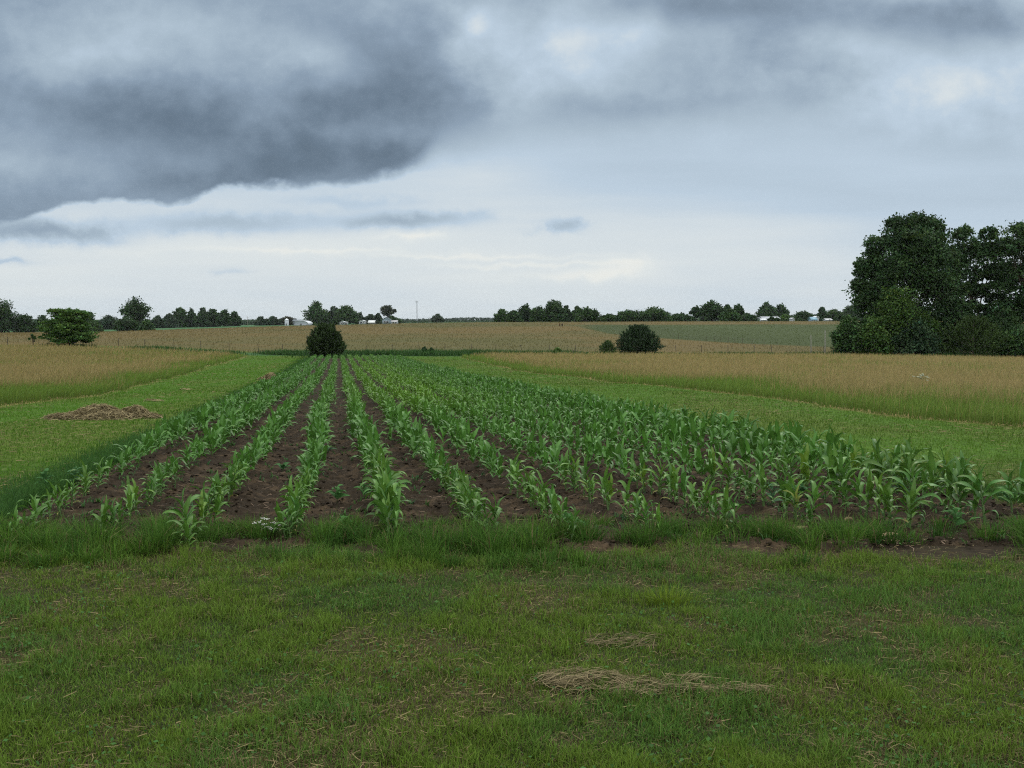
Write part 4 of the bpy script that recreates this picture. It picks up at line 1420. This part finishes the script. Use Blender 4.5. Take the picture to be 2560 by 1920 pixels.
    # the cedars along the valley fence
    cedar('feathery pointed cedar bush at the far end of the corn', 774, 857, 811, 114, 2, pointed=-.3, n=1300, per=18, tone=np.array((.031, .053, .017)), spray=.62)
    cedar('big rounded blue-green cedar on the fence line', 1544, 1648, 812, 121, 3, pointed=.35, n=1900, per=16, tone=np.array((.028, .052, .022)), spray=.40)
    cedar('little pointed cedar left of the big rounded cedar', 1498, 1541, 851, 120.5, 4, pointed=.95, n=330, per=14, tone=np.array((.045, .078, .022)), spray=.30)
    # light green tree with flat tiers of branches
    rng = np.random.default_rng(77)
    Yt = 124.0
    X = (172 - 1280) / F * Yt; z = float(gz(X, Yt)); H = top_z(772, Yt) - z; W = (242 - 94) / F * Yt
    root = thing('tiered_tree', 'spreading fresh green tree with flat branch tiers, left fence line', 'tree', (X, Yt, z))
    lob = []; ac = Acc()
    ac.tube([(0.1, 0, -.1), (.12, 0, .8), (0, .05, H * .6), (-.3, 0, H * .95)], [.16, .14, .08, .02], BARK, 7)
    for t, wf, cnt, x_ in ((.14, .80, 8, .10), (.22, .95, 11, .02), (.31, 1.0, 13, 0), (.40, .96, 13, 0), (.49, .90, 12, 0), (.58, .84, 11, 0), (.67, .72, 9, .05), (.76, .60, 8, .05),
                           (.85, .50, 7, -.10), (.93, .42, 6, -.18), (.88, .25, 3, .45)):
        for j in range(cnt):
            a = j * 2 * pi / cnt + rng.uniform(-.3, .3)
            rr = wf * rng.uniform(.35, .86)
            c = np.array(((cos(a) * rr + x_) * W / 2, sin(a) * rr * W / 2 * .9, t * H + rng.normal(0, .015 * H) + .05 * H * rr))
            r = W / 2 * rng.uniform(.17, .27)
            lob.append((c, np.array((r * 1.25, r, r * .30))))
            b = np.array((0.1 * (1 - t), 0, max(.3, t * H - .12 * H)))
            ac.tube([b, (b + c) / 2 + (0, 0, .05 * H), c], [.045, .03, .01], BARK, 4)
    V, q, C = foliage(lob, rng, 17, 11, .22, LITE * .74, .34, .5, 0.12, flat=.30)
    obj('crown', mesh('crown', V, [q], C, [MAT_LEAF]), root)
    obj('trunk', ac.mesh('trunk', [MAT_BARK], True), root)
    tree('thin_sapling', 'thin wispy sapling just left of the tiered tree', 'tree', 72, 92, 834, 124, low=.3, shape='tall', tone=MIDG, seed=20, nl=4, nsub=5, per=6, leaf=.2, r0=.035)
    tree('fence_shrub', 'small dark shrub on the fence line behind the corn', 'shrub', 1052, 1070, 865, 123, low=.0, shape='round', tone=DARK, seed=21, nl=6, nsub=10, per=10, leaf=.16)
    tree('fence_shrub', 'tiny dark shrub right of the small fence line shrub', 'shrub', 1072, 1086, 868, 124, low=.3, shape='round', tone=DARK, seed=22, nl=4, nsub=6, per=8, leaf=.14)
    tree('fence_shrub', 'fresh green shrub beside an upright fence post', 'shrub', 1384, 1404, 868, 122, low=.0, shape='round', tone=LITE, seed=23, nl=6, nsub=9, per=9, leaf=.17)
    # bare twiggy shrub
    rng = np.random.default_rng(78)
    X, Yb = xy_at(1438, 121.5); ac = Acc()
    for j in range(26):
        a = rng.uniform(0, 2 * pi); L = rng.uniform(.5, 1.0)
        e = np.array((cos(a) * .45 * L, sin(a) * .4 * L, L * rng.uniform(.5, 1.0)))
        ac.tube([(0, 0, -.05), e * .5 + rng.normal(0, .03, 3), e], [.022, .016, .006], (.07, .06, .045), 4)
    thing('bare_shrub', 'bare twiggy shrub on the fence line left of the little cedar', 'shrub', (X, Yb, float(gz(X, Yb))), me=ac.mesh('bare_shrub', [MAT_BARK]))


def make_far_trees():
    gl = 'trees along the left skyline'
    gc = 'trees round the distant farm'
    gr = 'trees along the central skyline'
    far = [  # label, x0, x1, ytop, Y, shape, tone, low, hole, nl
        ('tall_tree', 'tall forked dark tree at the left picture edge', -50, 58, 749, 405, 'tall', DARK, .05, .05, 20, gl),
        ('hedge_tree', 'dark low tree sloping down right of the tall forked tree', 40, 90, 788, 408, 'skirt', DARK, .0, 0, 12, gl),
        ('hedge_tree', 'small dark tree peeping left behind the tiered tree', 84, 130, 789, 440, 'round', DARK, .0, 0, 10, gl),
        ('hedge_tree', 'dark tree with bare top peeping right behind the tiered tree', 190, 250, 779, 430, 'skirt', DARK * 1.1, .0, .05, 12, gl),
        ('hedge_bush', 'lighter bush low in front of the tree behind the tiered tree', 210, 256, 801, 415, 'dome', MIDG * 1.1, .0, 0, 10, gl),
        ('hedge_tree', 'greyish trees left of the lone tall skyline tree', 246, 300, 790, 520, 'flat', GREY, .0, .05, 14, gl),
        ('hedge_bush', 'dark bush in front of the lone tall skyline tree', 288, 350, 792, 412, 'dome', DARK, .0, 0, 12, gl),
        ('lone_tree', 'lone tall round tree with gaps on the left skyline', 302, 380, 742, 425, 'round', DARK, .22, .10, 18, gl),
        ('hedge_bush', 'small light bush at the foot of the lone tall tree', 354, 384, 799, 412, 'round', MIDG * 1.1, .0, 0, 9, gl),
        ('hedge_tree', 'dim trees just right of the lone tall tree', 380, 412, 790, 600, 'round', GREY, .0, 0, 9, gl),
        ('hedge_tree', 'lower dim tree at the left of the dark grove', 404, 444, 785, 620, 'round', GREY, .0, 0, 10, gl),
        ('grove_tree', 'highest tree at the left end of the dark grove', 430, 472, 768, 650, 'tall', DARK * 1.1, .0, 0, 12, gl),
        ('grove_tree', 'second tree from the left in the dark grove', 462, 496, 771, 655, 'tall', DARK, .0, 0, 12, gl),
        ('grove_tree', 'tree in the middle of the dark grove', 488, 528, 770, 650, 'round', DARK, .0, 0, 12, gl),
        ('grove_tree', 'tree right of the middle of the dark grove', 518, 552, 771, 655, 'tall', DARK, .0, 0, 12, gl),
        ('grove_tree', 'second tree from the right in the dark grove', 544, 582, 774, 650, 'round', DARK * 1.1, .0, 0, 12, gl),
        ('grove_tree', 'open tree at the right end of the dark grove', 572, 603, 779, 645, 'tall', DARK, .0, .15, 10, gl),
        ('distant_tree', 'small pointed tree between the grove and the silo', 640, 662, 792, 690, 'tall', GREY, .0, 0, 8, gc),
        ('distant_tree', 'low round tree left of the silo', 664, 704, 792, 690, 'round', GREY, .0, 0, 10, gc),
        ('distant_tree', 'dull reddish green tree right behind the silo', 702, 740, 789, 720, 'round', np.array((.052, .058, .034)), .0, .08, 10, gc),
        ('farm_tree', 'big stepped tree left of the farm houses', 760, 824, 755, 690, 'skirt', MIDG * .85, .0, .03, 18, gc),
        ('farm_tree', 'narrow tree between the two big farm trees', 818, 848, 764, 700, 'tall', GREY, .0, .06, 10, gc),
        ('farm_tree', 'big dome shaped tree sheltering the farm', 836, 894, 763, 690, 'round', MIDG * .85, .0, 0, 18, gc),
        ('farm_tree', 'thin topped tree right of the dome shaped farm tree', 886, 914, 782, 720, 'tall', GREY, .0, .2, 9, gc),
        ('farm_tree', 'low round tree behind the slanting white roof', 912, 946, 786, 730, 'dome', GREY, .0, 0, 10, gc),
        ('farm_tree', 'small tree left of the open branched farm tree', 936, 956, 783, 715, 'round', GREY, .0, .1, 7, gc),
        ('open_branched_tree', 'open branched tree with see-through crown at the farm', 950, 990, 763, 690, 'round', np.array((.048, .06, .036)), .34, .42, 14, gc),
        ('farm_bush', 'dark bush under the open branched farm tree', 956, 1002, 792, 705, 'dome', DARK * 1.1, .0, 0, 10, gc),
        ('distant_tree', 'low squarish tree right of the radio mast', 1080, 1108, 786, 900, 'round', GREY, .0, 0, 9, gc),
        ('skyline_tree', 'ragged tree at the left end of the central tree row', 1236, 1272, 774, 425, 'skirt', MIDG * .9, .0, .08, 11, gr),
        ('skyline_tree', 'low tree second in the central tree row', 1264, 1304, 778, 428, 'round', DARK * 1.1, .0, 0, 11, gr),
        ('skyline_tree', 'round topped tree third in the central tree row', 1292, 1336, 762, 440, 'round', DARK, .0, .05, 13, gr),
        ('skyline_tree', 'flat topped trees left of the tallest skyline tree', 1326, 1370, 768, 430, 'flat', MIDG * .8, .0, 0, 14, gr),
        ('skyline_tree', 'tallest peaked tree of the central tree row', 1352, 1414, 750, 430, 'skirt', DARK * 1.05, .0, .04, 18, gr),
        ('skyline_tree', 'narrow open tree right of the tallest skyline tree', 1402, 1430, 762, 432, 'tall', DARK, .0, .2, 9, gr),
        ('skyline_tree', 'twiggy topped tree left of the dense round bush tree', 1426, 1462, 766, 440, 'round', MIDG * .85, .05, .35, 12, gr),
        ('skyline_tree', 'dense round bush tree after the gap in the tree row', 1436, 1498, 770, 428, 'dome', MIDG * .8, .0, 0, 16, gr),
        ('skyline_bush', 'low hedge bush between the round and spreading skyline trees', 1496, 1548, 787, 470, 'flat', MIDG * .8, .0, 0, 12, gr),
        ('skyline_tree', 'low spreading tree above the big rounded cedar', 1536, 1606, 777, 430, 'flat', MIDG * .85, .0, .03, 14, gr),
        ('skyline_tree', 'wide layered tree right of the low spreading tree', 1596, 1672, 769, 428, 'dome', MIDG * .9, .0, .05, 16, gr),
        ('skyline_bush', 'low dark hedge left of the leafless looking tree', 1664, 1734, 786, 470, 'flat', DARK * 1.1, .0, 0, 14, gr),
        ('skyline_tree', 'spindly see-through tree beside the tall dark clump', 1722, 1758, 766, 435, 'round', DARK, .2, .45, 12, gr),
        ('skyline_tree', 'tall dark clump of trees right of the spindly tree', 1750, 1812, 751, 430, 'round', DARK, .0, .02, 18, gr),
        ('skyline_tree', 'narrow tree joined to the tall dark clump', 1802, 1832, 760, 434, 'tall', DARK * 1.05, .0, .05, 10, gr),
        ('skyline_tree', 'split topped tree right of the tall dark clump', 1828, 1860, 760, 434, 'tall', DARK, .0, .12, 10, gr),
        ('skyline_bush', 'lighter bush in front of the tall dark clump', 1798, 1848, 774, 422, 'dome', MIDG, .0, 0, 12, gr),
        ('skyline_bush', 'dark low bush left of the white farm roofs', 1846, 1888, 784, 430, 'dome', DARK * 1.1, .0, 0, 10, gr),
        ('roof_tree', 'big round tree behind the white farm roofs', 1890, 1938, 756, 640, 'round', DARK * 1.2, .0, 0, 16, gr),
        ('roof_tree', 'second round tree sloping right behind the white farm roofs', 1928, 1972, 760, 645, 'skirt', DARK * 1.2, .0, 0, 14, gr),
        ('skyline_bush', 'light green bush right of the white farm roofs', 1944, 1984, 788, 560, 'dome', LITE * .7, .0, 0, 10, gr),
        ('roadside_tree', 'trees between the white roofs and the blue roof', 1984, 2032, 779, 600, 'flat', MIDG * .8, .0, 0, 12, gr),
        ('skyline_bush', 'dark shrub in front of the long white farm roof', 1920, 1936, 793, 445, 'dome', DARK * 1.1, .0, 0, 8, gr),
        ('skyline_bush', 'smaller dark shrub right of the shrub before the white farm roof', 1934, 1948, 795, 442, 'dome', DARK * 1.2, .0, 0, 8, gr),
        ('pointed_tree', 'dark pointed tree right of the blue roof', 2042, 2064, 766, 560, 'tall', DARK * 1.1, .0, .05, 10, gr),
        ('roadside_tree', 'trees right of the dark pointed tree', 2058, 2112, 774, 640, 'flat', MIDG * .8, .0, 0, 12, gr),
        ('roadside_tree', 'tall tree just left of the copse on the skyline', 2104, 2152, 763, 640, 'round', MIDG * .8, .0, .05, 12, gr),
    ]
    for i, (nm, lab, x0, x1, yt, Y, sh, tone, low, hole, nl, grp) in enumerate(far):
        cat = 'bush' if 'bush' in nm else 'tree'
        tree(nm, lab, cat, x0, x1, yt, Y, low=low, shape=sh, tone=tone, seed=100 + i, nl=nl, nsub=22, per=12, hole=hole, sub=.36, leaf=Y * .00145, group=grp)
    # far woods: one mass along the horizon
    rng = np.random.default_rng(99)
    Vs, Cs, Qs, off = [], [], [], 0
    for Yw, tops, tone in ((1500, [(-400, 794), (300, 797), (600, 799), (700, 799), (900, 801), (1000, 796), (1100, 796), (1200, 793), (1260, 796), (1500, 795), (1600, 793), (1750, 788), (1850, 788),
                                   (1900, 786), (2000, 783), (2060, 781), (2150, 779), (2400, 776), (2900, 776)], np.array((.040, .062, .042))),
                           (1150, [(-400, 800), (250, 803), (560, 801), (620, 798), (690, 799), (760, 806), (1000, 803), (1240, 803), (1300, 801), (1900, 795), (2000, 789), (2200, 788), (2900, 788)],
                            np.array((.036, .066, .030)))):
        n = 30000
        px = rng.uniform(-500, 3000, n)
        X = (px - 1280) / F * Yw
        yt = np.interp(px, [t[0] for t in tops], [t[1] for t in tops])
        zt = top_z(yt, Yw)
        zb = gz(X, np.full(n, float(Yw))) - .5
        lump = vn(X / 16, X * 0, 401 + Yw) * .5 + vn(X / 45, X * 0, 403 + Yw) * .5
        h = np.maximum(zt - zb, 2) * lerp(.72, 1.18, lump)
        f = rng.random(n) ** .6
        dep = rng.uniform(-1, 1, n) * 14
        P = np.stack([X, Yw + dep, zb + h * f * (1 - .25 * np.abs(dep / 14))], -1)
        nr = unit(rng.normal(0, 1, (n, 3)) + np.array((0, -.4, .6))); ax = unit(np.cross(nr, rng.normal(0, 1, (n, 3))))
        L = rng.uniform(1.6, 3.4, n)
        V, q, C = leaf_quads(P, ax, nr, L, L * .8, tone * rng.uniform(.7, 1.3, (n, 1)))
        Vs.append(V); Qs.append(q + off); Cs.append(C); off += len(V)
    obj('far_woods', mesh('far_woods', np.concatenate(Vs), [np.concatenate(Qs)], np.concatenate(Cs), [MAT_LEAF]), kind='stuff')


# ------------------------------------------------------------------ fences, poles, buildings
def post_mesh(h, r, col, rng, name='post'):
    a = Acc()
    a.tube([(0, 0, -.3), (rng.normal(0, .01), 0, h * .5), (rng.normal(0, .02), rng.normal(0, .02), h)], [r, r * .95, r * .85], col, 6)
    return a.mesh(name, [MAT_WOOD])


def fence(name, label, pts, h, r, col, seed, wires=4, tilt=None):
    rng = np.random.default_rng(seed)
    x, y = pts[0]
    root = thing(name, label, 'fence', (x, y, float(gz(x, y))))
    z0 = float(gz(x, y))
    for i, (X, Yp) in enumerate(pts):
        o = obj('post', post_mesh(h * rng.uniform(.9, 1.1), r, col * rng.uniform(.8, 1.2), rng), root)
        o.location = (X - x, Yp - y, float(gz(X, Yp)) - z0)
        t = (tilt or {}).get(i, 0)
        o.rotation_euler = (rng.normal(0, .03), t + rng.normal(0, .03), 0)
    for k in range(wires):
        a = Acc()
        P = [(X - x, Yp - y, float(gz(X, Yp)) - z0 + h * (.25 + .68 * k / max(1, wires - 1))) for X, Yp in pts]
        a.tube(P, np.full(len(P), .004), (.12, .11, .10), 4)
        obj('wire', a.mesh('wire', [MAT_PAINT]), root)
    return root


def make_fences():
    rng = np.random.default_rng(55)
    pxs = [-40, 20, 84, 160, 230, 297, 362, 435, 502, 574, 646, 706, 780, 850, 915, 981, 1048, 1113, 1179, 1240, 1308, 1373, 1440, 1500, 1560, 1625, 1690, 1754, 1820, 1885, 1928, 1990,
           2060, 2125, 2190, 2260, 2330, 2400, 2470, 2540, 2610]
    pts = [xy_at(p, 125.5 + rng.normal(0, .2)) for p in pxs]
    fence('wire_fence', 'wire fence on thin dark posts along the valley floor', pts, 1.25, .035, np.array((.045, .038, .032)), 56, tilt={pxs.index(1308): -.35})
    pix = [(1460, 813), (1490, 820), (1500, 825), (1512, 829), (1522, 832), (1534, 835), (1548, 838), (1640, 844), (1682, 846), (1696, 847), (1722, 849), (1765, 853), (1786, 855), (1802, 856),
           (1820, 858), (1837, 859), (1856, 861), (1880, 863), (1910, 866), (1942, 870)]
    fence('slope_fence', 'faint row of short posts climbing the far green slope', [ground_at(*p) for p in pix], 1.0, .035, np.array((.085, .075, .05)), 57, wires=3)
    # gate corner near the crest
    X, Y = ground_at(1402, 816)
    z = float(gz(X, Y))
    root = thing('fence_corner', 'two dark leaning posts of a fence corner high on the hill', 'fence post', (X, Y, z))
    for dx, h, r, c in ((-.45, 1.15, .13, (.06, .03, .022)), (.35, .85, .20, (.025, .018, .015))):
        o = obj('post', post_mesh(h, r, np.array(c), rng), root); o.location = (dx, 0, 0); o.rotation_euler = (0, .12, 0)
    a = Acc(); a.tube([(-.45, 0, .3), (.35, 0, .6)], [.06, .06], (.05, .03, .02), 6)
    obj('brace', a.mesh('brace', [MAT_WOOD]), root)
    # pale poles left of the copse
    for px, yb, yt, w, lab in ((2027, 882, 838, .055, 'shorter pale pole standing left of the right hand copse'), (2062, 880, 826, .06, 'taller pale pole nearest the copse')):
        X, Y = xy_at(px, 121.0)
        z = float(gz(X, Y))
        a = Acc()
        a.tube([(0, 0, -.2), (.02, 0, 1.0), (-.02, 0, top_z(yt, Y) - z)], [w, w, w * .8], (.19, .18, .16), 7)
        root = thing('pale_pole', lab, 'pole', (X, Y, z), 'pale poles left of the copse')
        obj('shaft', a.mesh('shaft', [MAT_WOOD]), root)
        a = Acc(); a.tube([(0, 0, -.05), (0, 0, .12)], [w * 1.9, w * 1.5], (.10, .09, .08), 7)
        obj('base', a.mesh('base', [MAT_WOOD]), root)
    # utility poles
    for px, yt, Y, lab in ((620, 791, 900, 'thin utility pole right of the dark grove'), (1075, 793, 900, 'utility pole right of the radio mast'), (1885, 783, 620, 'utility pole left of the white farm roofs')):
        X, Y = xy_at(px, Y); z = float(gz(X, Y)); h = top_z(yt, Y) - z
        root = thing('utility_pole', lab, 'utility pole', (X, Y, z), 'utility poles on the skyline')
        a = Acc(); a.tube([(0, 0, -.5), (0, 0, h)], [.17, .12], (.17, .15, .13), 7)
        obj('pole', a.mesh('pole', [MAT_WOOD]), root)
        a = Acc(); a.box(-1.1, 1.1, -.07, .07, h - .8, h - .62, (.15, .13, .11))
        obj('crossarm', a.mesh('crossarm', [MAT_WOOD]), root)
    # radio mast
    X, Y = xy_at(1043, 1400.0); z = float(gz(X, Y)); h = top_z(754, Y) - z
    root = thing('radio_mast', 'slim lattice radio mast with antennas on top', 'radio mast', (X, Y, z))
    a = Acc(); w = .75
    legs = [(0, w), (-w * .87, -w * .5), (w * .87, -w * .5)]
    for lx, ly in legs:
        a.tube([(lx, ly, 0), (lx * .7, ly * .7, h)], [.16, .13], (.28, .29, .31), 5)
    nb = 16
    for k in range(nb):
        f0, f1 = k / nb, (k + 1) / nb
        for i in range(3):
            p, q = legs[i], legs[(i + 1) % 3]
            s0, s1 = 1 - .3 * f0, 1 - .3 * f1
            a.tube([(p[0] * s0, p[1] * s0, h * f0), (q[0] * s1, q[1] * s1, h * f1)], [.06, .06], (.28, .29, .31), 4)
    obj('lattice', a.mesh('lattice', [MAT_PAINT]), root)
    for k in range(3):
        an = k * 2 * pi / 3 + .5
        a = Acc(); a.box(-.35, .35, -.2, .2, 0, 2.2, (.35, .36, .37)); a.box(-.08, .08, -1.2, -.2, 1.0, 1.2, (.28, .28, .29))
        o = obj('antenna_panel', a.mesh('antenna_panel', [MAT_PAINT]), root); o.location = (1.7 * cos(an), 1.7 * sin(an), h - 1.2); o.rotation_euler = (0, 0, an - pi / 2)


def building(name, label, px0, px1, ytop, yeave, Y, depth, wall, roof, ridge='x', windows=(), door=None, cat='house', over=.35, arch=False):
    """ridge 'x': eaves face the viewer; 'y': gable faces the viewer. Windows are (fx, fz, w, h) on the front."""
    Xc = ((px0 + px1) / 2 - 1280) / F * Y
    W = (px1 - px0) / F * Y
    z = float(gz(Xc, Y))
    He = top_z(yeave, Y) - z; Ht = top_z(ytop, Y) - z
    root = thing(name, label, cat, (Xc, Y, z))
    wall, roof = np.array(wall), np.array(roof)
    a = Acc()
    a.box(-W / 2, W / 2, 0, depth, -.6, He, wall)
    if ridge == 'y':
        n = 9 if arch else 3
        an = np.linspace(pi, 0, n)
        top = [(cos(t) * W / 2, He + (Ht - He) * (sin(t) ** .8 if arch else (1 - abs(cos(t))))) for t in an]
        for yy in (0.0, depth):
            V = [(x, yy, zz) for x, zz in top]
            a.add(V, [[tuple(range(n))]], wall)
    else:
        for xx in (-W / 2, W / 2):
            a.add([(xx, 0, He), (xx, depth, He), (xx, depth / 2, Ht)], [[(0, 1, 2)]], wall)
    obj('wall', a.mesh('wall', [MAT_PAINT]), root)
    a = Acc()
    t = .12
    if ridge == 'y':
        P = [(x * (1 + over / W), zz + .03) for x, zz in top]
        for (xa, za), (xb, zb) in zip(P[:-1], P[1:]):
            V = [(xa, -over, za), (xb, -over, zb), (xb, depth + over, zb), (xa, depth + over, za)]
            V = V + [(x, y, zz + t) for x, y, zz in V]
            a.add(V, [[(0, 3, 2, 1), (4, 5, 6, 7), (0, 1, 5, 4), (1, 2, 6, 5), (2, 3, 7, 6), (3, 0, 4, 7)]], roof)
    else:
        sl = (Ht - He) / (depth / 2)
        for s in (-1, 1):
            y0 = depth / 2 + s * (depth / 2 + over); z0 = He - sl * over + .03
            V = [(-W / 2 - over, y0, z0), (W / 2 + over, y0, z0), (W / 2 + over, depth / 2, Ht + .03), (-W / 2 - over, depth / 2, Ht + .03)]
            V = V + [(x, y, zz + t) for x, y, zz in V]
            a.add(V, [[(0, 3, 2, 1), (4, 5, 6, 7), (0, 1, 5, 4), (1, 2, 6, 5), (2, 3, 7, 6), (3, 0, 4, 7)]], roof)
    obj('roof', a.mesh('roof', [MAT_PAINT]), root)
    for fx, fz, w, h in windows:
        a = Acc(); a.box(-w / 2, w / 2, -.06, .03, -h / 2, h / 2, (.03, .035, .04))
        o = obj('window', a.mesh('window', [MAT_PAINT]), root); o.location = (fx * W / 2, 0, fz * He)
        a = Acc()
        for (x0, x1, z0, z1) in ((-w / 2 - .12, -w / 2, -h / 2 - .12, h / 2 + .12), (w / 2, w / 2 + .12, -h / 2 - .12, h / 2 + .12), (-w / 2, w / 2, h / 2, h / 2 + .12), (-w / 2, w / 2, -h / 2 - .12, -h / 2)):
            a.box(x0, x1, -.10, .0, z0, z1, (.6, .6, .58))
        f = obj('frame', a.mesh('window_frame', [MAT_PAINT]), o)
    if door:
        fx, w, h = door
        a = Acc(); a.box(-w / 2, w / 2, -.08, .03, -.3, h, (.12, .12, .13))
        o = obj('door', a.mesh('door', [MAT_PAINT]), root); o.location = (fx * W / 2, 0, 0)
    return root


def make_buildings():
    WH = (.32, .335, .35); TIN = (.30, .325, .36)
    # silo
    X, Y = xy_at(718, 660.0); z = float(gz(X, Y)); r = 5.0 / F * Y; he = top_z(800, Y) - z; ht = top_z(796, Y) - z
    root = thing('grain_bin', 'small galvanised grain bin with a cone roof beside the low barn', 'silo', (X, Y, z))
    a = Acc(); a.tube([(0, 0, -.5), (0, 0, he)], [r, r], (.40, .43, .46), 16); obj('wall', a.mesh('wall', [MAT_PAINT]), root)
    a = Acc(); a.tube([(0, 0, he + .02), (0, 0, ht)], [r * 1.08, .12], (.58, .61, .64), 16); obj('roof', a.mesh('roof', [MAT_PAINT]), root)
    a = Acc(); a.box(-.4, .4, -r - .1, -r + .15, .2, 1.9, (.25, .26, .28)); obj('door', a.mesh('door', [MAT_PAINT]), root)
    building('low_barn', 'low white barn with a broad pale arched end by the grain bin', 736, 770, 802, 809.5, 660, 16, TIN, (.62, .64, .68), 'y', cat='barn', arch=True, door=(0, 1.4, 1.2))
    building('long_shed', 'dark long shed roof behind the low white barn', 733, 772, 799.5, 801.5, 690, 8, (.12, .13, .15), (.30, .33, .36), 'x', cat='shed', windows=((-.5, .5, 1, .8),))
    building('white_house', 'white gabled house under the dome shaped farm tree', 850, 864, 803, 806, 672, 6, WH, (.50, .51, .53), 'y', windows=((-.4, .55, .7, .9), (.35, .55, .7, .9)), door=(0, .9, 1.6))
    building('white_shed', 'small white shed right against the white gabled house', 865, 869, 805, 806, 671, 4, WH, (.52, .52, .53), 'x', cat='shed', door=(0, .5, 1.2))
    building('white_house', 'white house with a dark opening right of the dome tree', 898, 913, 800.5, 803.5, 676, 7, WH, (.58, .59, .60), 'y', windows=((-.2, .55, 1.5, 1.2), (.6, .5, .6, .8)))
    building('lean_shed', 'shed with one slanting white roof at the farm', 921, 936, 801, 806.5, 676, 9, (.16, .15, .13), (.60, .61, .60), 'x', cat='shed', windows=((.3, .4, 1, .7),))
    building('blue_grey_house', 'blue grey house in the shade of the open branched tree', 956, 976, 793, 800, 682, 8, (.20, .25, .29), (.17, .19, .21), 'y', windows=((-.45, .5, 1, 1.2), (.4, .5, 1, 1.2)), door=(0, 1, 2))
    building('white_house', 'small white house at the right end of the farm', 979, 993, 801, 805, 676, 7, WH, (.35, .34, .34), 'x', windows=((-.3, .5, 1.0, .9), (.5, .5, .8, .9)))
    building('white_roof_shed', 'low shed with a curved white roof left of the long white roofs', 1886, 1899, 793.8, 797, 470, 8, (.10, .11, .12), (.50, .51, .54), 'y', cat='shed', arch=True, door=(0, .8, .8))
    building('white_roof_barn', 'long farm building with bright white roof under the round trees', 1906, 1948, 792, 797, 480, 9, (.20, .20, .20), (.38, .39, .42), 'x', cat='barn',
             windows=((-.7, .4, 1, .7), (-.2, .4, 1, .7), (.4, .4, 1, .7)))
    building('white_wing', 'small white wing in front of the long white roofed building', 1902, 1914, 797, 800, 465, 4, WH, (.66, .67, .70), 'x', cat='shed', door=(0, .6, 1))
    building('white_gable', 'small white gable half hidden by the light green bush', 1979, 1985, 795, 798, 480, 5, WH, (.4, .4, .42), 'y', cat='shed', windows=((0, .6, .4, .5),))
    building('blue_roof_house', 'low building with a blue roof beside the dark pointed tree', 2028, 2041, 793, 799, 480, 6, (.16, .22, .27), (.17, .30, .38), 'x', windows=((0, .4, .7, .5),))
    building('white_gable', 'white gable end behind the blue roof', 2036, 2046, 791, 794.5, 492, 5, WH, (.60, .62, .66), 'y', cat='house', windows=((0, .6, .6, .6),))
    building('white_shed', 'small white shed glimpsed left of the copse bushes', 2064, 2078, 797, 800, 480, 5, WH, (.55, .55, .56), 'x', cat='shed', door=(.2, .8, 1.2))


make_ground()
make_soil()
make_buildings()
make_fences()
make_far_trees()
make_near_trees()
make_corn()
make_weeds()
make_flowers()
make_hay()
make_lawn()
make_strips()
make_front_tufts()
make_hay_fields()
make_hill_grass()


def make_haze():
    # thin summer air: distant woods pale slightly towards the sky
    m = bpy.data.materials.new('haze_air')
    m.use_nodes = True
    nt = m.node_tree
    nt.nodes.clear()
    v = nt.nodes.new('ShaderNodeVolumePrincipled')
    v.inputs['Color'].default_value = (.86, .90, .95, 1)
    v.inputs['Density'].default_value = 0.00004
    o = nt.nodes.new('ShaderNodeOutputMaterial')
    nt.links.new(v.outputs[0], o.inputs['Volume'])
    a = Acc()
    a.box(-9500, 9500, -60, 12500, -12, 34, (1, 1, 1))
    obj('haze', a.mesh('haze', [m]), kind='stuff')


make_haze()
